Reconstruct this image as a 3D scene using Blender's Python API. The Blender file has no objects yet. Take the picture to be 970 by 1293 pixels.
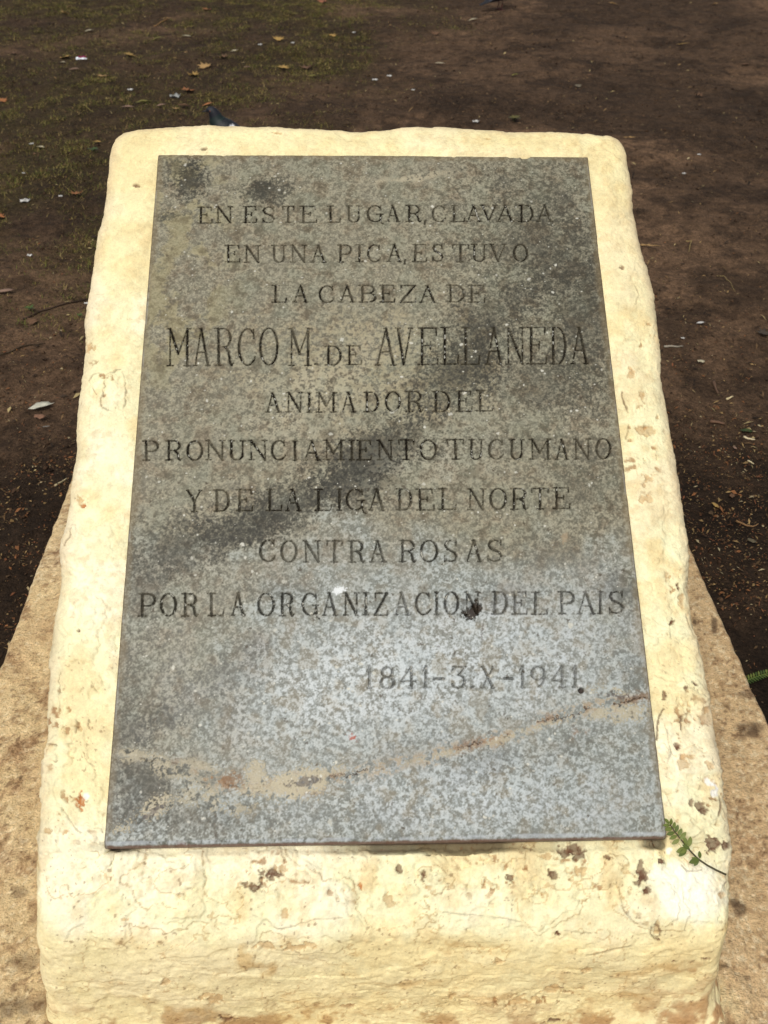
import bpy, math, random
import numpy as np
from mathutils import Matrix, Vector

R = math.radians
rng = np.random.default_rng(11)
random.seed(11)
scn = bpy.context.scene
COL = scn.collection

# ------------------------------------------------------------------ camera
CAM = np.array([-0.05557, -0.90989, 1.61610])
_p, _y, _r = 0.632713, 0.0441846, 0.0197323
FPX = 1300.3                                   # focal length in photo pixels (970 x 1293)
FW = np.array([math.sin(_y)*math.cos(_p), math.cos(_y)*math.cos(_p), -math.sin(_p)])
RT = np.array([math.cos(_y), -math.sin(_y), 0.0])
UP = np.cross(RT, FW)
RT, UP = RT*math.cos(_r)+UP*math.sin(_r), -RT*math.sin(_r)+UP*math.cos(_r)
cd = bpy.data.cameras.new('camera')
cam = bpy.data.objects.new('camera', cd); COL.objects.link(cam)
cam.matrix_world = Matrix(((RT[0], UP[0], -FW[0], CAM[0]), (RT[1], UP[1], -FW[1], CAM[1]),
                           (RT[2], UP[2], -FW[2], CAM[2]), (0, 0, 0, 1)))
cd.sensor_fit = 'VERTICAL'; cd.sensor_height = 36.0
cd.lens = FPX*36.0/1293.0
cd.clip_start = 0.02; cd.clip_end = 500.0
scn.camera = cam
cd.dof.use_dof = True; cd.dof.focus_distance = 1.75; cd.dof.aperture_fstop = 9.5

# ------------------------------------------------------------------ light
SUN_EL, SUN_AZ = R(55), R(-152)               # azimuth measured from +y towards +x
w = bpy.data.worlds.new('World'); scn.world = w; w.use_nodes = True
nt = w.node_tree; bg = nt.nodes['Background']
sky = nt.nodes.new('ShaderNodeTexSky'); sky.sky_type = 'NISHITA'; sky.sun_disc = False
sky.sun_elevation = SUN_EL; sky.sun_rotation = SUN_AZ
sky.air_density = 1.0; sky.dust_density = 4.0; sky.ozone_density = 1.0
hs = nt.nodes.new('ShaderNodeHueSaturation'); hs.inputs['Saturation'].default_value = 0.32
nt.links.new(sky.outputs[0], hs.inputs['Color']); nt.links.new(hs.outputs[0], bg.inputs['Color'])
bg.inputs['Strength'].default_value = 0.12
sd = bpy.data.lights.new('sun', 'SUN'); sd.energy = 1.5; sd.angle = R(13); sd.color = (1.0, 0.95, 0.84)
sun = bpy.data.objects.new('sun', sd); COL.objects.link(sun)
sv = Vector((math.sin(SUN_AZ)*math.cos(SUN_EL), math.cos(SUN_AZ)*math.cos(SUN_EL), math.sin(SUN_EL)))
sun.rotation_euler = sv.to_track_quat('Z', 'Y').to_euler(); sun.location = (0, 0, 8)
vs = scn.view_settings
vs.view_transform = 'Standard'; vs.look = 'None'; vs.gamma = 1.0; vs.use_curve_mapping = False
vs.exposure = 0.02

# ------------------------------------------------------------------ helpers
TILT = 0.55588
PO = np.array([0, 0, 0.35794])                 # middle of the plaque's lower edge
EU = np.array([1.0, 0, 0]); EV = np.array([0, math.cos(TILT), math.sin(TILT)])
EN = np.array([0, -math.sin(TILT), math.cos(TILT)])
PW, PL = 0.800, 1.2294                         # plaque width and length
ZP = 0.07                                      # top of the footing
UPZ = np.array([0, 0, 1.0])

def unproject(px, py, o, n):                   # photo pixel -> point on the plane (o, n)
    d = FW+RT*(px-485)/FPX-UP*(py-646.5)/FPX
    return CAM+d*(np.dot(o-CAM, n)/np.dot(d, n))
def ground_at(px, py, z=0.0): return unproject(px, py, np.array([0, 0, z]), UPZ)
def plaque_uv(px, py):
    q = unproject(px, py, PO, EN)-PO
    return np.array([q@EU, q@EV])
def pixel(P):
    d = P-CAM; z = d@FW
    return 485+FPX*(d@RT)/z, 646.5-FPX*(d@UP)/z

def _h(ix, iy, iz, seed):
    h = (ix.astype(np.uint32)*np.uint32(374761393)) ^ (iy.astype(np.uint32)*np.uint32(668265263)) ^ (iz.astype(np.uint32)*np.uint32(2147483647)) ^ np.uint32((seed*974711+13) & 0xffffffff)
    h = (h ^ (h >> np.uint32(13)))*np.uint32(1274126177)
    h = h ^ (h >> np.uint32(16)); h = h*np.uint32(2246822519); h = h ^ (h >> np.uint32(15))
    return h.astype(np.float32)/np.float32(4294967295.0)
def vn3(x, y, z, s=0):                         # value noise, -1..1
    x0, y0, z0 = np.floor(x), np.floor(y), np.floor(z)
    fx, fy, fz = (x-x0).astype(np.float32), (y-y0).astype(np.float32), (z-z0).astype(np.float32)
    i, j, k = x0.astype(np.int64), y0.astype(np.int64), z0.astype(np.int64)
    fx = fx*fx*fx*(fx*(fx*6-15)+10); fy = fy*fy*fy*(fy*(fy*6-15)+10); fz = fz*fz*fz*(fz*(fz*6-15)+10)
    def c(a, b, d): return _h(i+a, j+b, k+d, s)
    a = c(0,0,0)*(1-fx)+c(1,0,0)*fx; b = c(0,1,0)*(1-fx)+c(1,1,0)*fx
    p = a*(1-fy)+b*fy
    a = c(0,0,1)*(1-fx)+c(1,0,1)*fx; b = c(0,1,1)*(1-fx)+c(1,1,1)*fx
    return (p*(1-fz)+(a*(1-fy)+b*fy)*fz)*2-1
def vn2(x, y, s=0):
    x0, y0 = np.floor(x), np.floor(y)
    fx, fy = (x-x0).astype(np.float32), (y-y0).astype(np.float32)
    i, j = x0.astype(np.int64), y0.astype(np.int64); k = np.zeros_like(i)
    fx = fx*fx*fx*(fx*(fx*6-15)+10); fy = fy*fy*fy*(fy*(fy*6-15)+10)
    a = _h(i, j, k, s)*(1-fx)+_h(i+1, j, k, s)*fx; b = _h(i, j+1, k, s)*(1-fx)+_h(i+1, j+1, k, s)*fx
    return (a*(1-fy)+b*fy)*2-1
def fbm2(x, y, f, o=4, s=0, g=0.5):            # rotated octaves, roughly -1..1
    r = 0; a = 1.0; t = 0
    for q in range(o):
        ca, sa = math.cos(0.7*q+0.3), math.sin(0.7*q+0.3)
        r = r+a*vn2((x*ca-y*sa)*f+17.3*q, (x*sa+y*ca)*f-9.1*q, s+q); t += a; a *= g; f *= 2.03
    return r/t*1.6
def fbm3(P, f, o=4, s=0, g=0.5):
    r = 0; a = 1.0; t = 0
    for q in range(o):
        r = r+a*vn3(P[:,0]*f+17.3*q, P[:,1]*f-9.1*q, P[:,2]*f+3.7*q, s+q); t += a; a *= g; f *= 2.03
    return r/t*1.7
def sst(a, b, x):
    t = np.clip((x-a)/(b-a), 0, 1); return t*t*(3-2*t)
def mix(c, col, m): return c*(1-m[:, None])+np.asarray(col, dtype=np.float32)*m[:, None]
def s2l(r, g, b):
    f = lambda v: (v/12.92 if v <= 0.04045 else ((v+0.055)/1.055)**2.4)
    return (f(r/255), f(g/255), f(b/255))
def seg_dist(x, y, pts):
    d = np.full(x.shape, 1e9)
    for (ax, ay), (bx, by) in zip(pts[:-1], pts[1:]):
        vx, vy = bx-ax, by-ay
        t = np.clip(((x-ax)*vx+(y-ay)*vy)/(vx*vx+vy*vy+1e-12), 0, 1)
        d = np.minimum(d, np.hypot(x-ax-t*vx, y-ay-t*vy))
    return d

def build(name, V, faces, mat=None, parent=None, color=None, smooth=True):
    """one mesh object; faces: an (n,3) or (n,4) array, or a list of arrays"""
    V = np.asarray(V, dtype=np.float32)
    fl = faces if isinstance(faces, list) else [faces]
    fl = [np.asarray(f, dtype=np.int32) for f in fl if len(f)]
    idx = np.concatenate([f.ravel() for f in fl])
    cnt = np.concatenate([np.full(len(f), f.shape[1], dtype=np.int32) for f in fl])
    m = bpy.data.meshes.new(name)
    m.vertices.add(len(V)); m.vertices.foreach_set('co', V.ravel())
    m.loops.add(len(idx)); m.loops.foreach_set('vertex_index', idx)
    m.polygons.add(len(cnt))
    m.polygons.foreach_set('loop_start', np.concatenate([[0], np.cumsum(cnt)[:-1]]).astype(np.int32))
    m.polygons.foreach_set('loop_total', cnt)
    m.update(calc_edges=True); m.validate()
    if smooth: m.polygons.foreach_set('use_smooth', np.ones(len(m.polygons), dtype=bool))
    if color is not None:
        at = m.color_attributes.new('tone', 'FLOAT_COLOR', 'POINT')
        c = np.ones((len(V), 4), dtype=np.float32); c[:, :3] = color
        at.data.foreach_set('color', c.ravel())
    if mat is not None: m.materials.append(mat)
    o = bpy.data.objects.new(name, m); COL.objects.link(o)
    if parent is not None: o.parent = parent
    return o
def gridf(nr, nc, wrap=False):
    a = np.arange(nr*nc).reshape(nr, nc)
    if wrap: a = np.concatenate([a, a[:, :1]], 1)
    return np.stack([a[:-1, :-1], a[:-1, 1:], a[1:, 1:], a[1:, :-1]], -1).reshape(-1, 4)
def tag(o, label=None, cat=None, group=None, kind=None):
    for k, v in (('label', label), ('category', cat), ('group', group), ('kind', kind)):
        if v: o[k] = v
    return o
def empty(name, loc=(0, 0, 0), rz=0.0):
    o = bpy.data.objects.new(name, None); COL.objects.link(o); o.location = loc; o.rotation_euler.z = rz
    o.empty_display_size = 0.05
    return o

def tone_mat(name, rough=0.8, spec=0.3, noises=((60, 0.25),), bumps=((90, 0.2, 0.002),), pits=None, sub=0.0, roughvar=0.0):
    """vertex 'tone' colour broken up by object-space noise, with bump"""
    m = bpy.data.materials.new(name); m.use_nodes = True
    t = m.node_tree; N = t.nodes.new; L = t.links.new
    b = t.nodes['Principled BSDF']
    b.inputs['Roughness'].default_value = rough; b.inputs['Specular IOR Level'].default_value = spec
    at = N('ShaderNodeAttribute'); at.attribute_name = 'tone'
    tc = N('ShaderNodeTexCoord'); col = at.outputs['Color']
    for sc, amt in noises:
        n = N('ShaderNodeTexNoise'); n.inputs['Scale'].default_value = sc; n.inputs['Detail'].default_value = 4.0
        n.inputs['Roughness'].default_value = 0.65
        L(tc.outputs['Object'], n.inputs['Vector'])
        mr = N('ShaderNodeMapRange'); mr.inputs['From Min'].default_value = 0.28; mr.inputs['From Max'].default_value = 0.72
        mr.inputs['To Min'].default_value = 1-amt; mr.inputs['To Max'].default_value = 1+amt
        L(n.outputs['Fac'], mr.inputs['Value'])
        mx = N('ShaderNodeMix'); mx.data_type = 'RGBA'; mx.blend_type = 'MULTIPLY'; mx.inputs['Factor'].default_value = 1.0
        L(col, mx.inputs[6]); L(mr.outputs[0], mx.inputs[7]); col = mx.outputs[2]
    L(col, b.inputs['Base Color'])
    nrm = None
    for sc, st, dist in bumps:
        n = N('ShaderNodeTexNoise'); n.inputs['Scale'].default_value = sc; n.inputs['Detail'].default_value = 5.0
        L(tc.outputs['Object'], n.inputs['Vector'])
        bu = N('ShaderNodeBump'); bu.inputs['Strength'].default_value = st; bu.inputs['Distance'].default_value = dist
        L(n.outputs['Fac'], bu.inputs['Height'])
        if nrm: L(nrm, bu.inputs['Normal'])
        nrm = bu.outputs['Normal']
        if roughvar:
            mr = N('ShaderNodeMapRange'); mr.inputs['To Min'].default_value = rough-roughvar; mr.inputs['To Max'].default_value = rough+roughvar
            L(n.outputs['Fac'], mr.inputs['Value']); L(mr.outputs[0], b.inputs['Roughness'])
    if nrm: L(nrm, b.inputs['Normal'])
    return m

M_SOIL = tone_mat('soil_earth', 0.95, 0.12, ((9, 0.22), (28, 0.38), (95, 0.5), (300, 0.4)), ((40, 0.7, 0.02), (170, 0.8, 0.008)))
M_PLASTER = tone_mat('limewashed_plaster', 0.78, 0.22, ((14, 0.07), (70, 0.09), (330, 0.10)), ((45, 0.4, 0.006), (180, 0.45, 0.002), (600, 0.35, 0.0008)))
M_FOOT = tone_mat('stained_plaster', 0.85, 0.2, ((25, 0.12), (110, 0.2), (420, 0.25)), ((50, 0.5, 0.008), (200, 0.8, 0.004), (600, 0.6, 0.0015)))
M_MARBLE = tone_mat('weathered_marble', 0.45, 0.28, ((500, 0.10),), ((500, 0.25, 0.0005), (120, 0.15, 0.001)), roughvar=0.16)
M_INK = tone_mat('worn_black_paint', 0.9, 0.06, ((500, 0.12),), ())
M_TONE = tone_mat('litter_tone', 0.8, 0.2, ((300, 0.18),), ())
M_LEAF = tone_mat('dead_leaf', 0.7, 0.25, ((180, 0.22),), ((200, 0.3, 0.001),))
M_GREEN = tone_mat('green_leaf', 0.5, 0.4, ((200, 0.15),), ())
M_FEATHER = tone_mat('dark_feathers', 0.55, 0.35, ((90, 0.2),), ((160, 0.3, 0.003),))
M_PAPER = tone_mat('scrap_paper', 0.6, 0.3, ((120, 0.06),), ((60, 0.3, 0.002),))

# ================================================================== ground
def axis(lo, hi, st, far_lo, far_hi, g=1.13):
    a = list(np.arange(lo, hi+st/2, st)); s = st
    while a[-1] < far_hi: s *= g; a.append(a[-1]+s)
    b = []; s = st; v = lo
    while v > far_lo: s *= g; v -= s; b.append(v)
    return np.array(b[::-1]+a)
gx = axis(-3.4, 4.2, 0.018, -120, 120); gy = axis(0.2, 9.4, 0.018, -60, 220)
GX, GY = np.meshgrid(gx, gy); gxf, gyf = GX.ravel(), GY.ravel()
gh = 0.018*fbm2(gxf, gyf, 1.1, 3, 1)+0.008*fbm2(gxf, gyf, 7, 4, 5)+0.004*fbm2(gxf, gyf, 19, 2, 8)
def ground_z(x, y):
    x = np.atleast_1d(np.asarray(x, float)); y = np.atleast_1d(np.asarray(y, float))
    return 0.018*fbm2(x, y, 1.1, 3, 1)+0.008*fbm2(x, y, 7, 4, 5)+0.004*fbm2(x, y, 19, 2, 8)
def edge_dist(x, y):                            # metres outside the footing
    return np.hypot(np.maximum(np.abs(x)-0.78, 0), np.maximum(np.maximum(y-1.43, -0.37-y), 0))
def grassiness(x, y):
    """where short grass survives: the far left, thinning out into bare earth"""
    n = fbm2(x, y, 0.8, 4, 21)
    a = sst(0.55, -1.0, x-0.10*(y-3.0)+0.5*n)*sst(2.2, 2.9, y+0.3*n)
    return np.clip(a*(0.65+0.6*fbm2(x, y, 2.2, 3, 25)), 0, 1)
ed = edge_dist(gxf, gyf); gr = grassiness(gxf, gyf)
n1 = fbm2(gxf, gyf, 0.9, 4, 31); n2 = fbm2(gxf, gyf*0.8, 4.0, 5, 36, .6); n3 = fbm2(gxf, gyf, 14, 4, 40)
dry = np.array(s2l(102, 80, 61)); dark = np.array(s2l(48, 37, 28)); damp = np.array(s2l(30, 23, 17))
gc = np.tile(np.array(s2l(68, 53, 40), dtype=np.float32), (len(gxf), 1))
gc = mix(gc, dry, sst(0.0, 0.7, n1+0.4*n2))
gpx, gpy = pixel(np.stack([gxf, np.maximum(gyf, -.6), gh], 1))
for (cx, cy, rx, ry, k_) in ((60, 380, 95, 75, .8), (30, 480, 90, 45, .6), (610, 75, 170, 38, .5), (860, 60, 150, 30, .3), (930, 260, 110, 45, .5), (940, 440, 80, 60, .7), (380, 115, 60, 14, .4)):
    gc = mix(gc, dry, k_*sst(1.2, .4, np.hypot((gpx-cx)/rx, (gpy-cy)/ry)+.5*n1+.3*n2))
gc = mix(gc, dark, 0.7*sst(0.1, 0.8, n2-0.3*n1))
gc = mix(gc, s2l(58, 50, 30), 0.7*gr)
gc = mix(gc, damp, 0.9*sst(0.75, 0.1, ed+0.25*n2+0.12*n3))
gc = mix(gc, dark, 0.55*sst(0.15, 0.6, n3))
o = build('ground', np.stack([gxf, gyf, gh], 1), gridf(len(gy), len(gx)), M_SOIL, color=gc)
tag(o, 'bare brown earth of the square, damp near the monument', 'ground', kind='structure')

# ================================================================== monument
mon = empty('memorial_monument', (0, 0, 0))
tag(mon, 'cream plastered memorial block with an inscribed grey marble plaque on its sloping top', 'monument')

# ---- footing: a low stained plaster slab under the block
fx = np.unique(np.concatenate([np.arange(-0.785, -0.40, 0.0035), np.arange(-0.40, 0.40, 0.012), np.arange(0.40, 0.7851, 0.0035)]))
fy = np.arange(-0.42, 1.45, 0.0045)
FX, FY = np.meshgrid(fx, fy); x, y = FX.ravel(), FY.ravel()
ex = 0.0014*fbm2(y, y*0+3, 2.5, 4, 50)
x = x*(1+(ex+0.002*fbm2(y, x*0, 40, 2, 52))*(np.abs(x)/0.78)**6)
top = ZP+0.004*fbm2(x, y, 6, 4, 54)+0.0015*fbm2(x, y, 35, 3, 56)
rim = np.minimum(0.785-np.abs(FX.ravel()), np.minimum(FY.ravel()+0.42, 1.447-FY.ravel()))
top -= 0.010*(1-np.clip(rim/0.010, 0, 1))**2
P = np.stack([x, y, top], 1)
ppx, ppy = pixel(P)
base = np.array(s2l(212, 187, 142))
fc = np.tile(base.astype(np.float32), (len(x), 1))
a = fbm2(x, y, 4, 4, 60); b = fbm2(x, y, 14, 5, 64); c = fbm2(x, y, 70, 3, 69)
fc = mix(fc, s2l(216, 192, 150), 0.6*sst(0.0, 0.7, a+0.3*b))
fc = mix(fc, s2l(176, 144, 106), 0.5*sst(0.05, 0.7, -a+0.6*b))
fc = mix(fc, s2l(150, 114, 84), 0.45*sst(0.2, 0.9, b+0.2*a))
fc = mix(fc, s2l(196, 160, 118), 0.45*sst(-0.1, 0.4, x)*np.ones_like(x))
fc = mix(fc, s2l(120, 88, 62), 0.5*sst(0.35, 0.85, c+0.3*b))
fc = mix(fc, s2l(172, 140, 100), 0.4*sst(-.2, .5, c))
grit = fbm2(x, y, 150, 2, 75); fc = mix(fc, s2l(112, 82, 58), 0.7*sst(.72, .95, grit+.3*b)); fc = mix(fc, s2l(236, 220, 182), 0.5*sst(.6, .9, -grit+.2*a)); P[:, 2] += .0009*grit
warp = 6*fbm2(x, y, 40, 3, 72)
for (qx, qy, rx, ry, s) in ((950, 925, 16, 12, 1), (938, 918, 10, 8, .8), (902, 790, 5, 9, .9), (877, 785, 4, 6, .9), (933, 1150, 9, 12, .8),
                            (928, 1140, 6, 7, .7), (25, 1215, 22, 16, .5), (30, 1270, 34, 16, .6), (940, 876, 14, 6, .6), (60, 1100, 4, 3, .8),
                            (26, 982, 4, 2.5, 1), (915, 1222, 6, 5, .7), (25, 1125, 10, 8, .5), (945, 1235, 7, 3, .6), (36, 1262, 6, 3, 1), (8, 1280, 12, 8, .6)):
    d = np.hypot((ppx-qx)/rx, (ppy-qy)/ry)+warp*0.06
    fc = mix(fc, s2l(74, 54, 40), 0.85*s*sst(1.15, 0.55, d))
sp_ = sst(1.15, .5, np.hypot((ppx-898)/48, (ppy-1272)/50)+.6*b+.3*c)
fc = mix(fc, s2l(232, 214, 164), 0.6*sp_*sst(-.6, .3, b+.5*c)); P[:, 2] += .006*sp_
brown_tone = (1-sp_)*sst(0.045, 0.0, np.maximum(np.abs(x)-0.505, 0)+0.02*b)      # dirt packed in the angle with the block
fc = mix(fc, s2l(120, 90, 60), 0.7*brown_tone*sst(-.6, .3, b+.4*c))
nr, nc = len(fy), len(fx)
F = gridf(nr, nc)
# vertical edge all round
idx = np.arange(nr*nc).reshape(nr, nc)
loop = np.concatenate([idx[0, :], idx[1:, -1], idx[-1, -2::-1], idx[-2:0:-1, 0]])
low = P[loop].copy(); low[:, 2] = -0.06
V = np.concatenate([P, low]); k = len(P)+np.arange(len(loop)); ln = np.roll(loop, -1); kn = np.roll(k, -1)
F2 = np.stack([loop, k, kn, ln], 1)
fcol = np.concatenate([fc, np.tile(np.array(s2l(120, 96, 70), dtype=np.float32), (len(loop), 1))])
build('footing', V, [F, F2], M_FOOT, mon, fcol)

# ---- block: rings lofted from the plaque's edge over the rounded rim and down to the footing
outline = [(485, 1182), (300, 1182), (150, 1181), (90, 1180), (66, 1176), (53, 1165), (49, 1148), (48, 1110), (50, 1040), (54, 991), (58, 958), (62, 900), (64, 860), (65, 820), (68, 780),
           (76, 740), (80, 690), (86, 650), (91, 610), (96, 570), (98, 525), (103, 485), (106, 465), (108, 430), (115, 365), (120, 320),
           (127, 290), (134, 262), (136, 230), (139, 205), (142, 186), (149, 174), (163, 166), (200, 163), (260, 161.5), (310, 163), (350, 163), (400, 165),
           (440, 167.5), (475, 167), (520, 164), (570, 164.5), (620, 167), (660, 169), (710, 169), (750, 171), (772, 174), (785, 181), (792, 194), (792, 205),
           (796, 230), (799, 270), (805, 300), (812, 328), (822, 365), (829, 410), (833, 450), (836, 490), (842, 530), (847, 555), (852, 580), (856, 615),
           (862, 650), (866, 675), (869, 700), (871, 750), (876, 791), (888, 837), (893, 871), (898, 907), (906, 961), (911, 997), (918, 1031), (922, 1065), (924, 1100),
           (924, 1140), (921, 1165), (912, 1178), (890, 1182), (800, 1183), (650, 1183)]
NO = -0.025
Q = np.array([unproject(px, py, PO+NO*EN, EN) for px, py in outline])
Q = np.stack([Q@EU, (Q-PO)@EV], 1)
def resample(Q, step):
    Qc = np.concatenate([Q, Q[:1]]); out = []
    # Catmull-Rom through the traced points
    n = len(Q); fine = []
    for i in range(n):
        p0, p1, p2, p3 = Q[i-1], Q[i], Q[(i+1) % n], Q[(i+2) % n]
        t = np.linspace(0, 1, 40, endpoint=False)[:, None]
        m1, m2 = (p2-p0)*0.5, (p3-p1)*0.5
        L = np.linalg.norm(p2-p1)
        m1 *= min(1, L/(np.linalg.norm(m1)+1e-9)); m2 *= min(1, L/(np.linalg.norm(m2)+1e-9))
        fine.append((2*t**3-3*t**2+1)*p1+(t**3-2*t**2+t)*m1+(-2*t**3+3*t**2)*p2+(t**3-t**2)*m2)
    fine = np.concatenate(fine); d = np.linalg.norm(np.roll(fine, -1, 0)-fine, axis=1)
    cum = np.concatenate([[0], np.cumsum(d)]); fl = np.concatenate([fine, fine[:1]])
    # denser where the camera sees it (front and sides), coarser along the back
    mid = np.linspace(0, cum[-1], 4000); yy = np.interp(mid, cum, fl[:, 1])
    dens = np.interp(yy, [-0.2, 0.5, 1.3], [1/step, 0.85/step, 0.6/step])
    cs = np.concatenate([[0], np.cumsum((dens[1:]+dens[:-1])/2*np.diff(mid))])
    N = int(cs[-1]); sp = np.interp(np.linspace(0, cs[-1], N, endpoint=False), cs, mid)
    return np.stack([np.interp(sp, cum, fl[:, 0]), np.interp(sp, cum, fl[:, 1])], 1)
O2 = resample(Q, 0.0017); N = len(O2)
I2 = np.stack([np.clip(O2[:, 0], -PW/2+0.012, PW/2-0.012), np.clip(O2[:, 1], 0.012, PL-0.012)], 1)
front = sst(0.02, -0.06, O2[:, 1])[:, None]
ftop = np.concatenate([np.linspace(0, 0.55, 46, endpoint=False), 1-(1-np.linspace(0, 1, 40))**1.0*0.45])
rows = []
outer_w = O2-I2
for f in ftop:
    uv = I2+outer_w*f
    g = np.clip((f-0.45)/0.55, 0, 1)
    drop = (1-np.sqrt(np.clip(1-g**2.4, 0, 1)))
    h0 = -0.0225+0.0160*(1-front[:, 0])+0.0025*front[:, 0]*fbm2(O2[:, 0], O2[:, 1], 14, 4, 99)   # flush at the sides, lower below the plaque
    drop = drop*(1-front[:, 0])+g**3*front[:, 0]
    h = h0*(1-drop)+NO*drop+(0.004+0.003*front[:, 0])*math.sin(math.pi*min(1, f*1.5))*(1-drop)
    rows.append(PO+uv[:, :1]*EU+uv[:, 1:]*EV+h[:, None]*EN)
Otop = rows[-1]
ymin = Otop[:, 1].min(); ymax = Otop[:, 1].max()
B = Otop.copy(); B[:, 2] = ZP-0.01
t01 = (Otop[:, 1]-ymin)/(ymax-ymin)
B[:, 1] = -0.123+t01*(ymax+0.03+0.123)
B[:, 0] = Otop[:, 0]*np.where(Otop[:, 0] < 0, 1.04, 1.0)
NW = 150
wl = np.linspace(0, 1, NW+1)[1:]
hang = np.linalg.norm(B-Otop, axis=1)
toe_r = sst(0.30, 0.46, B[:, 0])*sst(0.3, -0.05, B[:, 1])          # the plaster foot spreads at the right front corner
for g in wl:
    gg = g**0.92
    P = Otop*(1-gg)+B*gg
    swell = 0.006*math.sin(math.pi*min(1, gg*1.1))*(gg < 0.92)
    dirv = np.stack([O2[:, 0]*0, O2[:, 1]*0, O2[:, 0]*0], 1)
    P[:, 1] -= swell*front[:, 0]
    fl = max(0, (gg-0.72)/0.28)**2
    P[:, 0] += toe_r*0.022*fl*(1+.5*fbm2(B[:, 1], B[:, 0], 14, 3, 93)); P[:, 1] -= toe_r*0.02*fl+front[:, 0]*0.006*fl
    rows.append(P)
G = np.array(rows); NRr = len(G)
kk = np.exp(-0.5*(np.arange(-45, 46)/15.0)**2); kk /= kk.sum()      # the rim rolls softly over into the front face
Gp = np.concatenate([np.repeat(G[:1], 45, 0)+(G[:1]-G[1:2])*np.arange(45, 0, -1)[:, None, None], G, np.repeat(G[-1:], 45, 0)+(G[-1:]-G[-2:-1])*np.arange(1, 46)[:, None, None]])
Gs = np.zeros_like(G)
for q in range(91): Gs += kk[q]*Gp[q:q+NRr]
wgt = (front[:, 0][None, :]*sst(14, 40, np.arange(NRr, dtype=float))[:, None])[..., None]
G = G*(1-wgt)+Gs*wgt
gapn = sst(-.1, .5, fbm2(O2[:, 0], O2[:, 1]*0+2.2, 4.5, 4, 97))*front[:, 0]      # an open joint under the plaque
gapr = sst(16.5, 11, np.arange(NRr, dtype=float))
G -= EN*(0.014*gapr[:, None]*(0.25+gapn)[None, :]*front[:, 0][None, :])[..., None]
def grid_normals(G):
    du = np.roll(G, -1, 1)-np.roll(G, 1, 1); dv = np.gradient(G, axis=0)
    n = np.cross(du, dv); return n/(np.linalg.norm(n, axis=2, keepdims=True)+1e-12)
nrm = grid_normals(G)
if nrm[3, :, 2].mean() < 0: nrm = -nrm
P = G.reshape(-1, 3); nn = nrm.reshape(-1, 3)
ring = np.repeat(np.arange(NRr), N)
inner = np.clip(ring/14.0, 0, 1)                                   # keep the seat of the plaque even
px, py = pixel(P)
seen = ((CAM-P)*nn).sum(1) > 0
wallm = sst(len(ftop)-8, len(ftop)+14, ring.astype(float))          # 1 on the upright faces
n_a = fbm3(P, 9, 3, 101); n_b = fbm3(P, 34, 4, 111); n_c = fbm3(P, 120, 3, 121); n_d = fbm3(P*np.array([1, 1, 1.3]), 13, 5, 131)
frontm = np.tile(front[:, 0], NRr)
disp = 0.0030*n_a+0.0012*n_b+0.00045*n_c
# lifted skins of old limewash: plateaus with crisp torn edges
flk = sst(0.10, 0.16, n_d)*0.0013+sst(0.42, 0.47, n_d)*0.0014-sst(0.25, 0.30, -n_d)*0.0012
disp += 1.7*flk*(0.4+0.6*sst(500, 900, py))*(1-0.72*wallm*frontm)
# trowel ledges that run along the front face
led = fbm3(P*np.array([2.2, 2.2, 7]), 2.6, 4, 141)
disp += frontm*wallm*(0.0016*sst(0.0, 0.06, led)+0.0022*fbm3(P*np.array([1, 1, 1.8]), 7, 3, 144)+0.0010*fbm3(P, 40, 3, 148))
edge_f = np.abs(n_d-0.13) < 0.02
rough_front = frontm*sst(1165, 1120, py)*sst(1076, 1090, py)
disp += rough_front*(0.0022*fbm3(P, 45, 4, 151)+0.0012*fbm3(P, 150, 2, 155))
# base tones
cream = np.array(s2l(241, 235, 192)); pc = np.tile(cream.astype(np.float32), (len(P), 1))
pc = mix(pc, s2l(250, 243, 212), 0.8*sst(-0.1, 0.6, n_a+0.3*n_b))
pc = mix(pc, s2l(238, 219, 164), 0.6*sst(0.05, 0.7, -n_a+0.5*n_b))
pc = mix(pc, s2l(228, 204, 152), 0.32*sst(0.3, 0.8, n_b))
pc = mix(pc, s2l(234, 216, 160), 0.55*sst(600, 200, py+120*n_a))
pc = mix(pc, s2l(226, 204, 148), 0.4*sst(560, 760, px)*sst(1000, 800, py)*sst(-.5, .5, n_a+.5*n_b))
pc = mix(pc, s2l(210, 182, 130), 0.22*sst(.15, .7, fbm3(P, 22, 5, 171)+.3*n_c))
pc = mix(pc, s2l(214, 188, 138), 0.22*sst(.0, .6, n_c+.4*n_b))
pc = mix(pc, s2l(236, 214, 154), 0.55*frontm*wallm)
pc = mix(pc, s2l(243, 228, 178), 0.7*frontm*wallm*sst(0.1, 0.5, led+0.4*n_b))
pc = mix(pc, s2l(198, 160, 100), 0.55*frontm*wallm*sst(0.25, 0.7, n_b*0.7-led*0.5))
pc = mix(pc, s2l(190, 152, 98), 0.5*(edge_f*1.0)*np.maximum(frontm, 0.35))
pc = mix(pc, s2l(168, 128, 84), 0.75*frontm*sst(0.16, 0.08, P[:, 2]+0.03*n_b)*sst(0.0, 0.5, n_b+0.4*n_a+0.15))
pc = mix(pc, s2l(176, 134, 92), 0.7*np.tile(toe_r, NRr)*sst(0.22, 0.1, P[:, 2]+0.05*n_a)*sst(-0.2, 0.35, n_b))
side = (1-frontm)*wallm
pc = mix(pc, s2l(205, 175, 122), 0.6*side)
pc = mix(pc, s2l(205, 182, 150), 0.55*sst(0.75, 1.0, ring/len(ftop))*(1-wallm)*(1-frontm))
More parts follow.
